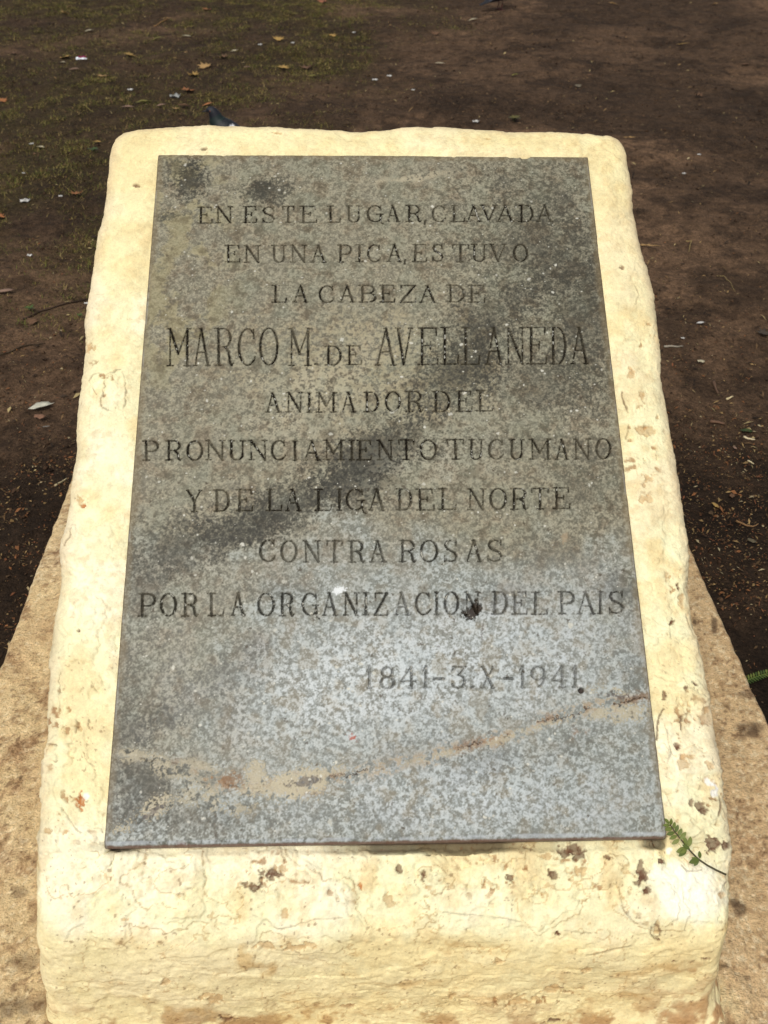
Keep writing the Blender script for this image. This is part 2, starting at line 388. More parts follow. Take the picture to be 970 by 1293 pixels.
# shadow in the joint below the plaque painted in, then a speckle of dirt
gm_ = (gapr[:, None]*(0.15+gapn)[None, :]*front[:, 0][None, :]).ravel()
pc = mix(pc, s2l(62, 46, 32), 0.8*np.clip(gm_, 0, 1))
spk = fbm3(P, 210, 2, 161)
pc = mix(pc, s2l(120, 80, 48), 0.55*sst(0.98, 1.2, spk+0.4*n_b)*(0.2+0.8*np.maximum(frontm, sst(700, 950, py))))
# pale patch at the right-hand front corner, where the coat is newest
pc = mix(pc, s2l(252, 249, 228), 0.85*sst(1.1, 0.6, np.hypot((px-868)/52, (py-1125)/46)+0.25*n_b)*seen)
disp += 0.0015*sst(1.1, 0.6, np.hypot((px-868)/52, (py-1125)/46)+0.25*n_b)*seen
brown = s2l(96, 58, 40); rust = s2l(176, 104, 46)
# clustered pitting where the coat has crumbled
pit = fbm3(P, 95, 3, 181)+.5*fbm3(P, 18, 3, 185)
zone = np.zeros(len(P), dtype=np.float32)
for (cx, cy, rx, ry) in ((690, 1110, 150, 42), (480, 1110, 110, 36), (350, 1100, 70, 30), (868, 940, 36, 110), (852, 760, 22, 60), (895, 1015, 24, 40), (812, 560, 26, 70), (830, 1130, 40, 40), (75, 930, 26, 80), (90, 1030, 40, 40), (820, 430, 20, 60), (120, 490, 34, 36), (600, 1265, 260, 18)):
    zone = np.maximum(zone, sst(1.25, .5, np.hypot((px-cx)/rx, (py-cy)/ry)+.3*n_b))
zone *= seen*sst(.8, 1.15, np.hypot((px-868)/52, (py-1130)/46))
pm = zone*sst(.62, .85, pit)
disp -= .0022*pm; disp += .0008*zone*sst(.3, .6, pit)*(1-pm)+zone*.0012*sst(.0, .06, fbm3(P, 30, 4, 188))
pc = mix(pc, s2l(150, 104, 62), .75*pm*sst(.62, 1.0, pit+.2*spk)); pc = mix(pc, s2l(226, 200, 150), .35*zone*sst(.1, .5, n_b)*(1-pm))
chips = [(343, 1104, 13, 6, 2), (322, 1121, 10, 6, 2), (355, 1097, 7, 5, 1), (457, 1118, 5, 6, 3), (362, 1154, 5, 6, 1), (372, 1194, 34, 5, 1), (270, 1259, 16, 6, 1),
         (724, 1074, 14, 8, 2), (691, 1081, 9, 4, 1), (645, 1108, 5, 4, 2), (698, 1105, 6, 6, 2), (731, 1099, 10, 6, 1), (769, 1085, 7, 4, 2), (836, 1086, 6, 7, 2),
         (810, 1108, 8, 15, 2), (815, 1125, 6, 9, 2), (900, 1066, 9, 8, 2), (914, 1067, 7, 5, 2), (535, 1105, 6, 5, 2), (492, 1136, 7, 7, 1), (503, 1098, 4, 4, 2), (700, 1250, 12, 6, 1),
         (540, 1120, 6, 3, 1), (657, 1265, 18, 4, 1), (705, 1180, 3, 3, 2), (710, 1250, 4, 3, 2), (828, 1172, 5, 9, 1), (832, 1188, 4, 3, 2), (892, 1212, 5, 3, 2), (850, 1214, 4, 3, 2),
         (840, 877, 3.2, 5, 2), (867, 868, 2.6, 3, 2), (877, 864, 3, 3, 2), (867, 892, 3, 6, 1), (890, 898, 4, 5, 1), (894, 968, 4, 5, 1), (883, 1018, 5, 7, 2), (888, 1025, 5, 4, 2), (872, 1014, 3, 5, 2),
         (855, 944, 4, 4, 2), (866, 955, 6, 4, 1), (862, 966, 6, 8, 1), (850, 784, 3, 5, 2), (855, 738, 3, 3, 2), (857, 744, 3, 4, 2), (846, 727, 4, 4, 1), (861, 756, 3, 9, 1),
         (812, 542, 11, 6, 1), (815, 632, 8, 4, 1), (810, 500, 4, 5, 1), (817, 605, 6, 4, 1), (797, 470, 5, 6, 1), (785, 340, 2, 2, 2),
         (100, 1010, 6, 9, 3), (101, 630, 7, 6, 1), (95, 629, 3, 3, 2), (105, 638, 3, 4, 3), (102, 797, 3, 3, 2), (172, 233, 4, 2.4, 2), (101, 920, 5, 3, 1), (98, 914, 4, 4, 1), (60, 1050, 5, 4, 1), (84, 1050, 8, 5, 1), (113, 438, 6, 5, 1),
         (176, 1128, 2.5, 4, 2), (158, 1161, 6, 4, 1), (259, 189, 3, 1.6, 2), (350, 169, 5, 1.6, 1), (616, 176, 3.5, 1.6, 1), (290, 1285, 16, 4, 2), (700, 1290, 14, 3, 2), (740, 1225, 8, 4, 1), (210, 1235, 5, 4, 1), (630, 1215, 6, 3, 1), (570, 1255, 5, 5, 1), (910, 1130, 4, 6, 1)]
wq = 0.75*n_c+0.45*n_b+0.35*spk
for (qx, qy, rx, ry, kd) in chips:
    sel = np.where((np.abs(px-qx) < rx*2.2) & (np.abs(py-qy) < ry*2.2) & seen)[0]
    d = np.hypot((px[sel]-qx)/rx, (py[sel]-qy)/ry)+wq[sel]
    m = sst(1.0, 0.72, d).astype(np.float32)
    cl = brown if kd == 2 else rust if kd == 3 else s2l(182, 142, 92)
    pc[sel] = mix(pc[sel], cl, m*(0.95 if kd > 1 else 0.7)*(.78+.22*sst(-.5, .3, n_c[sel]+.3*spk[sel]))); disp[sel] -= m*(0.0032 if kd > 1 else 0.0016)
    disp[sel] += 0.0008*sst(1.5, 1.05, d)*(1-m)
cracks = [([(839, 896), (834, 905), (830, 918), (829, 934)], 1.5, 1), ([(860, 905), (860, 922)], 1.6, 1), ([(908, 1005), (909, 1022), (905, 1031), (897, 1039), (888, 1047), (874, 1057), (868, 1062)], 1.5, 1),
          ([(63, 940), (75, 941), (84, 941), (92, 939)], 1.1, .9), ([(112, 480), (116, 474), (124, 471), (132, 475), (141, 470), (152, 466)], .9, .8), ([(132, 475), (134, 490), (128, 505), (130, 515), (142, 520), (150, 527), (158, 512), (160, 490), (155, 470)], .9, .7),
          ([(112, 480), (118, 492), (124, 500)], .8, .6), ([(785, 495), (788, 508), (793, 520)], 1.3, .9), ([(793, 520), (795, 540), (790, 553)], .8, .6), ([(805, 552), (822, 553), (838, 551)], .8, .6), ([(106, 950), (110, 962), (118, 967)], .8, .7),
          ([(84, 690), (90, 680), (92, 668)], .8, .7), ([(116, 860), (122, 875), (119, 886)], .8, .6), ([(78, 850), (74, 870), (75, 895)], .9, .6), ([(92, 905), (98, 912), (95, 925)], .9, .7), ([(832, 845), (842, 848), (852, 855), (862, 862), (870, 870)], .8, .5),
          ([(868, 778), (880, 810), (889, 838)], .7, .6), ([(840, 1000), (846, 1015), (850, 1030), (858, 1045)], .8, .5), ([(780, 1115), (788, 1150), (800, 1165), (818, 1168)], .9, .6), ([(822, 1170), (822, 1180), (828, 1187), (834, 1182), (832, 1170), (826, 1166)], 1, .9),
          ([(860, 1092), (866, 1100), (880, 1101), (890, 1098)], .8, .6), ([(826, 1112), (832, 1100), (836, 1090)], 1, .7), ([(840, 915), (846, 945), (842, 965)], .6, .5), ([(70, 1012), (85, 1030), (97, 1048), (104, 1052)], 1, .5), ([(820, 250), (818, 262)], .6, .3),
          ([(800, 360), (806, 372), (802, 385)], .7, .5), ([(790, 430), (800, 428), (808, 434), (806, 442)], .7, .6), ([(320, 1155), (340, 1162), (350, 1172), (372, 1168), (400, 1160), (432, 1158)], .9, .5), ([(180, 1158), (260, 1160), (300, 1172)], .8, .4), ([(560, 1152), (640, 1160), (700, 1175), (745, 1178)], 1, .5), ([(740, 1205), (780, 1196), (826, 1192)], 1, .7)]
wx = 2.0*n_c+1.5*n_b
for pts, hw, s in cracks:
    pa = np.array(pts)
    sel = np.where((px > pa[:, 0].min()-6) & (px < pa[:, 0].max()+6) & (py > pa[:, 1].min()-6) & (py < pa[:, 1].max()+6) & seen)[0]
    d = seg_dist(px[sel]+wx[sel]*0.7, py[sel]+wx[sel]*0.5, pts)
    m = (s*sst(hw+0.5, hw*0.4, d+.5*n_c[sel])*sst(-.65, .1, n_b[sel]+.5*n_a[sel])).astype(np.float32)
    pc[sel] = mix(pc[sel], s2l(92, 62, 40), 0.8*m); disp[sel] -= 0.0022*m
    lip = sst(4.5, 1.5, d)*(1-m); disp[sel] += 0.0006*lip*s
# bare white flecks
for (qx, qy, r) in ((895, 990, 9), (107, 1004, 6), (845, 1075, 5), (900, 1000, 6)):
    pc = mix(pc, s2l(245, 243, 238), 0.8*sst(1.0, 0.6, np.hypot(px-qx, py-qy)/r+0.5*n_c)*seen)
disp *= inner
P = P+nn*disp[:, None]
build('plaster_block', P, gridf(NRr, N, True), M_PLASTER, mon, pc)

# ================================================================== plaque
CELL = 0.0009
UX, VT = PW/2+0.005, PL+0.007
nu, nv = int(2*UX/CELL), int(VT/CELL)
ug = np.linspace(-UX, UX, nu); vg = np.linspace(0, VT, nv)
UG, VG = np.meshgrid(ug, vg)
DU, DV = ug[1]-ug[0], vg[1]-vg[0]
# ---- glyphs: strokes in a unit box; each stroke is (points, weight) or an arc with weight swelling at its sides
T, t_ = 1.0, 0.5
def arc(cx, cy, rx, ry, a0, a1, thick=T, n=18):
    a = np.radians(np.linspace(a0, a1, n))
    return [((cx+rx*math.cos(a[i]), cy+ry*math.sin(a[i])), (cx+rx*math.cos(a[i+1]), cy+ry*math.sin(a[i+1])),
             t_+(thick-t_)*abs(math.cos((a[i]+a[i+1])/2))**1.5) for i in range(n-1)]
def ln(*pts, w=T): return [(pts[i], pts[i+1], w) for i in range(len(pts)-1)]
def sf(x0, x1, y): return ln((x0, y), (x1, y), w=t_)
GL = {
 'A': ln((.10, 0), (.48, 1), w=t_)+ln((.48, 1), (.88, 0))+ln((.25, .36), (.72, .36), w=t_)+sf(0, .22, 0)+sf(.74, 1, 0)+sf(.38, .5, 1),
 'B': ln((.2, 0), (.2, 1))+sf(0, .55, 1)+sf(0, .55, 0)+sf(.2, .55, .53)+arc(.55, .765, .30, .235, -90, 90)+arc(.55, .265, .38, .265, -90, 90),
 'C': arc(.54, .5, .50, .5, 48, 312)+ln((.88, .98), (.90, .74), w=t_)+ln((.9, .12), (.97, .24), w=t_),
 'D': ln((.2, 0), (.2, 1))+sf(0, .5, 1)+sf(0, .5, 0)+arc(.5, .5, .46, .5, -90, 90),
 'E': ln((.2, 0), (.2, 1))+sf(0, .9, 1)+sf(0, .97, 0)+sf(.2, .62, .52)+ln((.9, 1), (.92, .8), w=t_)+ln((.97, 0), (1, .22), w=t_)+ln((.62, .42), (.62, .62), w=t_),
 'G': arc(.5, .5, .47, .5, 48, 318)+ln((.86, .46), (.86, .08))+sf(.62, 1, .46)+ln((.86, .98), (.88, .75), w=t_)+ln((.86, .1), (.93, -.10), (1.08, -.16), w=t_),
 'I': ln((.5, 0), (.5, 1))+sf(.0, 1, 1)+sf(0, 1, 0),
 'L': ln((.22, 0), (.22, 1))+sf(0, .46, 1)+sf(0, .96, 0)+ln((.96, 0), (1, .24), w=t_),
 'M': ln((.13, 0), (.13, 1), w=t_)+ln((.13, 1), (.48, .32))+ln((.48, .32), (.86, 1), w=t_)+ln((.86, 1), (.86, 0))+sf(0, .26, 0)+sf(.72, 1, 0)+sf(0, .16, 1)+sf(.84, 1, 1),
 'N': ln((.13, 0), (.13, 1), w=t_)+ln((.13, 1), (.87, 0))+ln((.87, 0), (.87, 1), w=t_)+sf(0, .27, 0)+sf(0, .16, 1)+sf(.73, 1, 1),
 'O': arc(.5, .5, .48, .5, 0, 360, n=30),
 'P': ln((.2, 0), (.2, 1))+sf(0, .55, 1)+sf(.2, .55, .46)+sf(0, .42, 0)+arc(.55, .73, .40, .27, -90, 90),
 'R': ln((.2, 0), (.2, 1))+sf(0, .52, 1)+sf(.2, .52, .50)+sf(0, .42, 0)+arc(.52, .75, .34, .25, -90, 90)+ln((.55, .5), (.74, .38), (.82, .08), (.9, 0))+ln((.9, 0), (1, .06), w=t_),
 'S': ln((.84, .8), (.76, .93), (.5, 1), (.24, .94), w=t_)+ln((.24, .94), (.13, .77), (.26, .60), (.5, .52), (.74, .42), (.88, .25))+ln((.88, .25), (.76, .06), (.48, 0), (.22, .05), (.1, .22), w=t_)+ln((.84, 1), (.85, .74), w=t_)+ln((.1, -.0), (.09, .26), w=t_),
 'T': ln((.5, 0), (.5, 1))+sf(0, 1, 1)+sf(.3, .7, 0)+ln((0, 1), (.02, .8), w=t_)+ln((1, 1), (.98, .8), w=t_),
 'U': ln((.17, 1), (.17, .3))+arc(.5, .3, .33, .3, 180, 360)+ln((.83, .3), (.83, 1), w=t_)+sf(0, .34, 1)+sf(.68, 1, 1),
 'V': ln((.12, 1), (.5, 0))+ln((.5, 0), (.9, 1), w=t_)+sf(0, .26, 1)+sf(.76, 1, 1),
 'X': ln((.1, 1), (.88, 0))+ln((.9, 1), (.1, 0), w=t_)+sf(0, .22, 0)+sf(.76, 1, 0)+sf(0, .2, 1)+sf(.8, 1, 1),
 'Y': ln((.1, 1), (.5, .48))+ln((.9, 1), (.5, .48), w=t_)+ln((.5, .48), (.5, 0))+sf(0, .24, 1)+sf(.78, 1, 1)+sf(.32, .68, 0),
 'Z': sf(.08, .95, 1)+ln((.95, 1), (.05, 0))+sf(.05, 1, 0)+ln((.08, 1), (.06, .8), w=t_)+ln((1, 0), (1, .2), w=t_),
 '1': ln((.6, 0), (.6, 1))+ln((.6, 1), (.1, .8), w=t_)+sf(.2, 1, 0),
 '8': arc(.5, .76, .36, .24, 0, 360, n=24)+arc(.5, .26, .46, .27, 0, 360, n=24),
 '4': ln((.72, 0), (.72, 1))+ln((.72, 1), (.0, .32), w=t_)+sf(0, 1, .32)+sf(.52, .95, 0),
 '3': sf(.05, .95, 1)+ln((.05, 1), (.03, .82), w=t_)+ln((.95, 1), (.42, .6), w=t_)+arc(.45, .3, .46, .3, -150, 90),
 '9': arc(.5, .68, .44, .32, 0, 360, n=24)+arc(.34, .55, .6, .55, -70, 12),
 '-': ln((0, .42), (1, .42)), '.': ln((.3, .03), (.7, .03)), ',': ln((.5, .06), (.3, -.14)),
}
LINES = [
 (261, 281, 259, 279.5, 250, 698, 'E250-268 N273-294 E307-324 S331-349 T357-371 E379-400 L414.5-430 U438-457 G464.5-484 A488.5-505 R513-532 ,535-539 C546-563 L570-587 A589-608 V607-628 A627-649 D655-673 A678-697.5'),
 (310, 331, 308.5, 330, 284, 667, 'E284.5-303 N309-329 U343.5-362 N367-387 A393-412 P426.5-444 I449-458 C464.5-481 A489-507 ,510-513 E521-539 S545-560.5 T571-591.5 U596-615 V618-640 O649-666'),
 (360.5, 381.5, 360.5, 381.5, 344, 612, 'L344-362 A370-389 C403-422 A429-448 B453-475 E480-498.5 Z505-525 A530-551 D565-587 E591.5-612'),
 (415, 461.5, 413.5, 459, 211, 743, 'M211-240.5 A244.5-265 R272-295 C301-323 O328.5-351 M364.5-393 .397-402 A474-500 V500-521 E528-553 L557-579 L583.5-606 A613-635 N639-663 E666-690.5 D695-715 A721-743'),
 (437, 460.5, 436.5, 460, 410, 457, 'D411-431 E438-457'),
 (496, 520, 493.5, 519, 335, 623, 'A335.5-354.5 N361.5-382 I389-393 M400-425 A431-449 D460-478 O487-505 R512.5-534 D546-568 E576-596 L602-623'),
 (557, 581, 554, 579, 181, 771, 'P181.5-201 R209.5-230 O236-255 N260.5-284 U288.5-310 N314.5-338 C343-361 I370-375 A383.5-404 M409-434 I441-447 E451-469 N477-497 T504-523 O531-551 T565.5-586 U592.5-611 C617-636 U643.5-662 M669-696 A702-718 N725-746 O753-771'),
 (619, 645.5, 616, 642, 236, 720, 'Y236.5-256 D270.5-290 E298.5-319 L335.5-355 A361-380.5 L398-419 I425.5-431 G437-460 A466-486 D501-520 E526-548 L554.5-576 N591-613 O619-639 R645-666 T671.5-693 E699-720'),
 (683, 709.5, 682, 708.5, 328, 636, 'C328-348 O355-374.5 N384-405 T412.5-432 R440-460 A468-488 R504-525 O532-553 S560-579 A588-609 S614.5-636'),
 (750, 778, 747, 774.5, 175, 789, 'P175-196 O203.5-222.5 R230-250 L263-283 A292-309 O326.5-346.5 R353-371 G382-402 A407.5-426 N434-453 I459-465 Z472.5-489 A498-518 C525-544 I549-554 O562-579 N587-606 D620.5-640 E647-666 L672-692 P706-726 A729-752 I755-761 S767.5-789'),
 (842, 868.5, 841, 867.5, 464, 729, '1463-469 8480-498 4507-525 1533-540 -548-561 3571-589 .594-599 X608-625 -637-647 1656-663 9671-689 4698-715.5 1722-729'),
]
ink_d = np.full((nv, nu), 1.0, dtype=np.float32); line_id = np.full((nv, nu), -1, dtype=np.int8)
import re
for li, (tl, bl, tr, br, xl, xr, s) in enumerate(LINES):
    for tok in s.split(' '):
        ch = tok[0]; a, b = tok[1:].split('-') if ch != '-' else tok[1:].split('-')
        x0, x1 = float(a), float(b)
        k = ((x0+x1)/2-xl)/(xr-xl); yt, yb = tl+(tr-tl)*k, bl+(br-bl)*k
        jit = rng.normal(0, 0.25, 2); slant = rng.normal(0, 0.4)
        for (p, q, wt) in GL[ch]:
            A = plaque_uv(x0+p[0]*(x1-x0)+jit[0]+slant*p[1], yb+(yt-yb)*p[1]+jit[1])
            B_ = plaque_uv(x0+q[0]*(x1-x0)+jit[0]+slant*q[1], yb+(yt-yb)*q[1]+jit[1])
            if ch in '.,': A, B_ = A, B_; wt = 1.3
            hw = (0.0017 if wt >= 1 else 0.0017*max(wt, .5)+0.00005)*(1.08 if li == 3 else 1.0)*wt**0.15
            pad = 0.006
            i0 = max(0, int((min(A[0], B_[0])-pad+UX)/DU)); i1 = min(nu, int((max(A[0], B_[0])+pad+UX)/DU)+2)
            j0 = max(0, int((min(A[1], B_[1])-pad)/DV)); j1 = min(nv, int((max(A[1], B_[1])+pad)/DV)+2)
            if i1 <= i0 or j1 <= j0: continue
            d = seg_dist(UG[j0:j1, i0:i1], VG[j0:j1, i0:i1], [A, B_])-hw
            cur = ink_d[j0:j1, i0:i1]; upd = d < cur
            cur[upd] = d[upd]
            lid = line_id[j0:j1, i0:i1]; lid[upd & (d < 0.0012)] = 3 if li == 4 else li
u, v = UG.ravel(), VG.ravel()
d = ink_d.ravel()
Ppl = PO+u[:, None]*EU+v[:, None]*EV
qx, qy = pixel(Ppl)
wob = 0.0005*fbm2(u, v, 400, 2, 200)
groove = sst(0.0005, -0.0013, d+wob)
m1 = fbm2(u, v, 5, 4, 210); m2 = fbm2(u, v, 26, 4, 216); m3 = fbm2(u, v, 190, 3, 222, .6); m4 = fbm2(u, v, 420, 2, 228); m5 = fbm2(u, v, 60, 4, 234)
# ---- colour: blue-grey crystalline marble with an uneven warm brown upper part
pcol = np.tile(np.array(s2l(140, 143, 134), dtype=np.float32), (len(u), 1))
pcol = mix(pcol, s2l(180, 184, 182), 0.62*sst(-0.5, 1.2, m3+0.6*m4+.3*m2))
pcol = mix(pcol, s2l(92, 91, 84), 0.58*sst(-0.4, 1.2, -m3+0.5*m2-.5*m4))
pcol = mix(pcol, s2l(128, 112, 84), 0.14*sst(0.0, 0.9, m5-.3*m4))
ll = 0.5+0.5*m1
brown_tone = np.clip(sst(800, 640, qy+60*m1+40*m2)+0.9*sst(170, 60, np.abs(qx-150))*sst(700, 800, qy)*0.0, 0, 1)
brown_tone = np.maximum(brown_tone, 0.75*sst(235, 120, np.hypot(qx-150, (qy-760)*0.6)+50*m2))
brown_tone = np.maximum(brown_tone, 0.55*sst(700, 830, qx+30*m2)*sst(840, 760, qy))
warm = np.tile(np.array(s2l(124, 117, 95), dtype=np.float32), (len(u), 1))
warm = mix(warm, s2l(160, 152, 124), 0.62*sst(-0.5, 1.2, m3+0.6*m4+.3*m2))
warm = mix(warm, s2l(80, 76, 62), 0.58*sst(-0.4, 1.1, -m3+0.4*m5-.5*m4))
warm = mix(warm, s2l(122, 98, 72), 0.22*sst(0.1, 0.9, m5+.3*m4))
warm = mix(warm, s2l(116, 116, 98), 0.4*sst(-.2, 0.8, m2))
pcol = pcol*(1-0.85*brown_tone[:, None])+warm*0.85*brown_tone[:, None]
pcol = mix(pcol, s2l(150, 138, 100), 0.5*sst(120, 40, np.abs(qx-205))*sst(560, 420, qy)*sst(-0.1, 0.5, m2+0.3*m3))
pcol = mix(pcol, s2l(158, 148, 116), 0.5*sst(1.2, 0.4, np.hypot((qx-470)/160, (qy-470)/80)+0.5*m2)*sst(-0.4, 0.4, m3))
# darker blotches and a dark diagonal band, with a few paler areas
def blob(cx, cy, rx, ry, ang=0, soft=0.5, wn=0.5):
    c, s = math.cos(R(ang)), math.sin(R(ang)); X, Y = qx-cx, qy-cy
    dd = np.hypot((X*c+Y*s)/rx, (-X*s+Y*c)/ry)+wn*(0.6*m2+0.55*m3+0.4*m4)
    return sst(1.0+soft*0.5, 1.0-soft, dd)
darkc = s2l(44, 43, 36)
for (cx, cy, rx, ry, an, st, so) in ((240, 226, 22, 26, 15, .85, .6), (226, 212, 30, 16, 0, .5, .7), (336, 243, 32, 16, -8, .75, .6), (330, 232, 12, 14, 0, .5, .6), (215, 273, 22, 5, -10, .6, .7),
        (690, 320, 115, 80, 20, .55, .9), (735, 400, 60, 95, 0, .6, .9), (690, 480, 95, 45, 0, .5, .9), (615, 405, 90, 42, -40, .55, .9), (575, 470, 80, 42, -35, .72, .8), (690, 240, 80, 50, 0, .3, .9),
        (475, 572, 85, 38, -28, .85, .7), (455, 610, 55, 32, -20, .6, .7), (360, 640, 88, 30, -22, .78, .7), (300, 668, 66, 28, -15, .6, .7), (225, 690, 70, 38, -8, .62, .8), (180, 745, 40, 60, 0, .42, .8), (330, 665, 18, 26, 20, .45, .7),
        (740, 610, 50, 40, 0, .35, .9), (785, 745, 32, 26, 0, .5, .8), (640, 752, 40, 18, 0, .45, .8), (595, 765, 26, 16, 0, .5, .8), (700, 700, 60, 30, 0, .25, .9),
        (178, 990, 58, 52, 20, .75, .8), (165, 1035, 36, 30, 0, .65, .8), (160, 920, 26, 50, 0, .5, .8), (235, 1035, 60, 26, 0, .4, .9), (205, 905, 26, 16, 0, .55, .8), (290, 850, 55, 28, -10, .45, .8), (320, 815, 40, 16, -10, .35, .8), (260, 900, 60, 30, 0, .3, .9), (300, 1030, 60, 30, 0, .3, .9), (455, 1030, 80, 25, 0, .22, .9),
        (800, 850, 25, 40, 0, .35, .9), (615, 965, 60, 22, -10, .4, .8), (720, 940, 40, 16, -20, .3, .8), (520, 950, 70, 22, -12, .25, .9), (650, 560, 160, 18, 0, .25, .9), (360, 745, 50, 14, 0, .3, .9), (590, 850, 30, 20, 0, .2, .9), (170, 870, 34, 60, 0, .35, .9)):
    pcol = mix(pcol, darkc, .93*st*blob(cx, cy, rx, ry, an, so))
pcol = mix(pcol, s2l(60, 56, 44), 0.4*sst(0.35, 1.0, m5+0.3*m2)*(0.35+0.65*brown_tone))
pcol = mix(pcol, s2l(176, 170, 146), 0.5*blob(400, 500, 120, 60, -25, .9)*sst(-.8, .6, m3+.4*m4))
pcol = mix(pcol, s2l(168, 166, 148), 0.4*blob(560, 580, 110, 50, -20, .9)*sst(-.8, .6, m3+.4*m4))
# paler, bluer lower middle
pcol = mix(pcol, s2l(192, 199, 202), 0.64*blob(540, 850, 260, 95, -10, .85)*sst(-1.1, 0.8, m3+0.4*m4+.4*m2))
pcol = mix(pcol, s2l(172, 180, 184), 0.5*blob(620, 1000, 200, 65, 0, .85)*sst(-1.0, 0.8, m3+0.4*m4))
pcol *= (1+.10*np.clip(m4, -1, 1))[:, None]*np.stack([1+.025*m5, 1+.012*m2, 1-.03*m5], 1)
pcol = mix(pcol, s2l(178, 183, 182), .16*blob(560, 850, 280, 110, -8, .9, .3)); pcol = mix(pcol, s2l(168, 173, 171), .14*blob(600, 1010, 230, 60, 0, .9, .3))
pcol = mix(pcol, s2l(206, 210, 208), .4*blob(420, 860, 130, 80, -30, .9, .5)*sst(.0, .7, m3+.5*m4))
low_ = np.maximum(blob(520, 860, 300, 110, -8, .9, .3), blob(560, 1010, 270, 62, 0, .9, .3))
pcol = mix(pcol, s2l(208, 214, 214), .36*low_*sst(-.1, .8, m3+.6*m4)); pcol = mix(pcol, s2l(104, 104, 96), .3*low_*sst(.0, .9, -m3+.4*m5-.3*m4)); pcol = mix(pcol, s2l(138, 126, 98), .3*low_*sst(.1, .7, m5+.3*m2))
# mended break: rust line, mortar smears
brk = [(140, 948), (170, 958), (205, 962), (232, 966), (262, 980), (290, 992), (320, 996), (345, 990), (385, 984), (430, 980), (470, 970), (510, 962), (545, 957), (590, 943), (625, 934), (660, 924), (675, 914), (700, 908), (725, 902), (745, 895), (775, 890), (800, 885), (822, 882)]
bd = seg_dist(qx+2.5*m3*2+3*m2, qy+2.2*m3+2.5*m2, brk)
pcol = mix(pcol, s2l(160, 136, 96), 0.6*sst(185, 290, qx)*sst(15, 2, bd+7*m2+5*m5)*sst(-0.35, 0.45, m3+0.4*m2))
pcol = mix(pcol, s2l(128, 86, 48), 0.45*sst(150, 260, qx)*sst(10, 2, bd+7*m3)*sst(0.05, 0.4, m2+0.5*m3))
for (cx, cy, rx, ry, an) in ((275, 1005, 20, 26, 0), (290, 990, 40, 12, 10), (370, 1002, 40, 8, -5), (620, 935, 22, 8, -10), (725, 925, 35, 6, -5), (690, 905, 10, 8, 0)):
    pcol = mix(pcol, s2l(128, 90, 52), 0.55*blob(cx, cy, rx, ry, an, .6, 1.1)*sst(-0.2, 0.5, m5+.6*m3))
mort = s2l(178, 168, 142); mh = np.zeros(len(u), dtype=np.float32)
for (cx, cy, rx, ry, an, st) in ((385, 985, 28, 18, -10, .9), (365, 995, 12, 12, 0, .8), (322, 985, 10, 22, 10, .8), (312, 1000, 20, 8, -10, .7), (270, 1012, 13, 14, 0, .75), (192, 1024, 30, 12, -28, .95), (158, 1045, 16, 10, -35, .9), (240, 1000, 14, 20, 0, .6), (300, 1020, 28, 11, 0, .6), (345, 1000, 30, 10, 0, .7), (220, 975, 26, 9, 15, .6), (175, 955, 26, 9, 5, .6), (415, 975, 20, 8, -10, .7), (200, 958, 18, 10, 20, .6), (160, 950, 14, 8, 0, .5),
        (780, 872, 22, 7, 5, .8), (800, 898, 24, 12, -12, .75), (760, 900, 20, 5, -20, .7), (700, 912, 30, 5, -18, .6), (640, 932, 34, 5, -18, .6), (560, 952, 40, 4, -14, .5), (250, 965, 30, 5, 10, .5), (520, 225, 38, 3.5, -8, .6), (500, 228, 20, 4, 5, .5)):
    b_ = st*blob(cx, cy, rx, ry, an, .3, 1.0)*sst(-.75, -.1, m3+.5*m5); pcol = mix(pcol, mort, b_); mh = np.maximum(mh, b_)
for (cx, cy, rx, ry, an) in ((192, 1026, 16, 4, -30), (388, 986, 14, 5, -10), (800, 879, 12, 2.5, 4), (785, 880, 20, 2.4, 6)):
    pcol = mix(pcol, s2l(88, 80, 76), 0.7*blob(cx, cy, rx, ry, an, .4, .9))
crk = sst(1.1, 0.5, bd)*sst(-0.75, -0.35, m1+m2)*sst(420, 440, qx)
crk = np.maximum(crk, 0.6*sst(1.0, 0.5, bd)*sst(0.0, 0.3, m2)*sst(440, 420, qx))
pcol = mix(pcol, s2l(58, 42, 30), 0.85*crk)
# a knocked hole, a drilled hole, paint spots, drip
hole = blob(601, 768, 7, 10, 20, .25, .35); hole = np.maximum(hole, blob(594, 774, 10, 8, 0, .3, .4)); hole2 = sst(4.2, 2.8, np.hypot(qx-734, qy-872))
ringm = sst(6.4, 5.0, np.hypot(qx-733, qy-870))*(1-hole2)
pcol = mix(pcol, s2l(200, 200, 196), 0.8*ringm*sst(2, -3, (qy-868)+(qx-731)*0.4))
pcol = mix(pcol, s2l(40, 28, 18), 0.95*hole); pcol = mix(pcol, s2l(44, 30, 22), 0.95*hole2)
pcol = mix(pcol, s2l(66, 50, 36), 0.6*sst(1.6, 0.7, np.abs(qx-609+1.5*m4))*sst(784, 790, qy)*sst(812, 806, qy)*sst(-0.3, 0.1, m3))
pcol = mix(pcol, s2l(168, 70, 40), 0.75*blob(446, 932, 6, 4, 40, .5, 1.2))
pcol = mix(pcol, s2l(164, 146, 118), 0.6*blob(713, 678, 3, 6, 10, .4, 1.1))
pcol = mix(pcol, s2l(224, 228, 228), 0.9*blob(428, 745, 9, 5, -20, .4, .9))
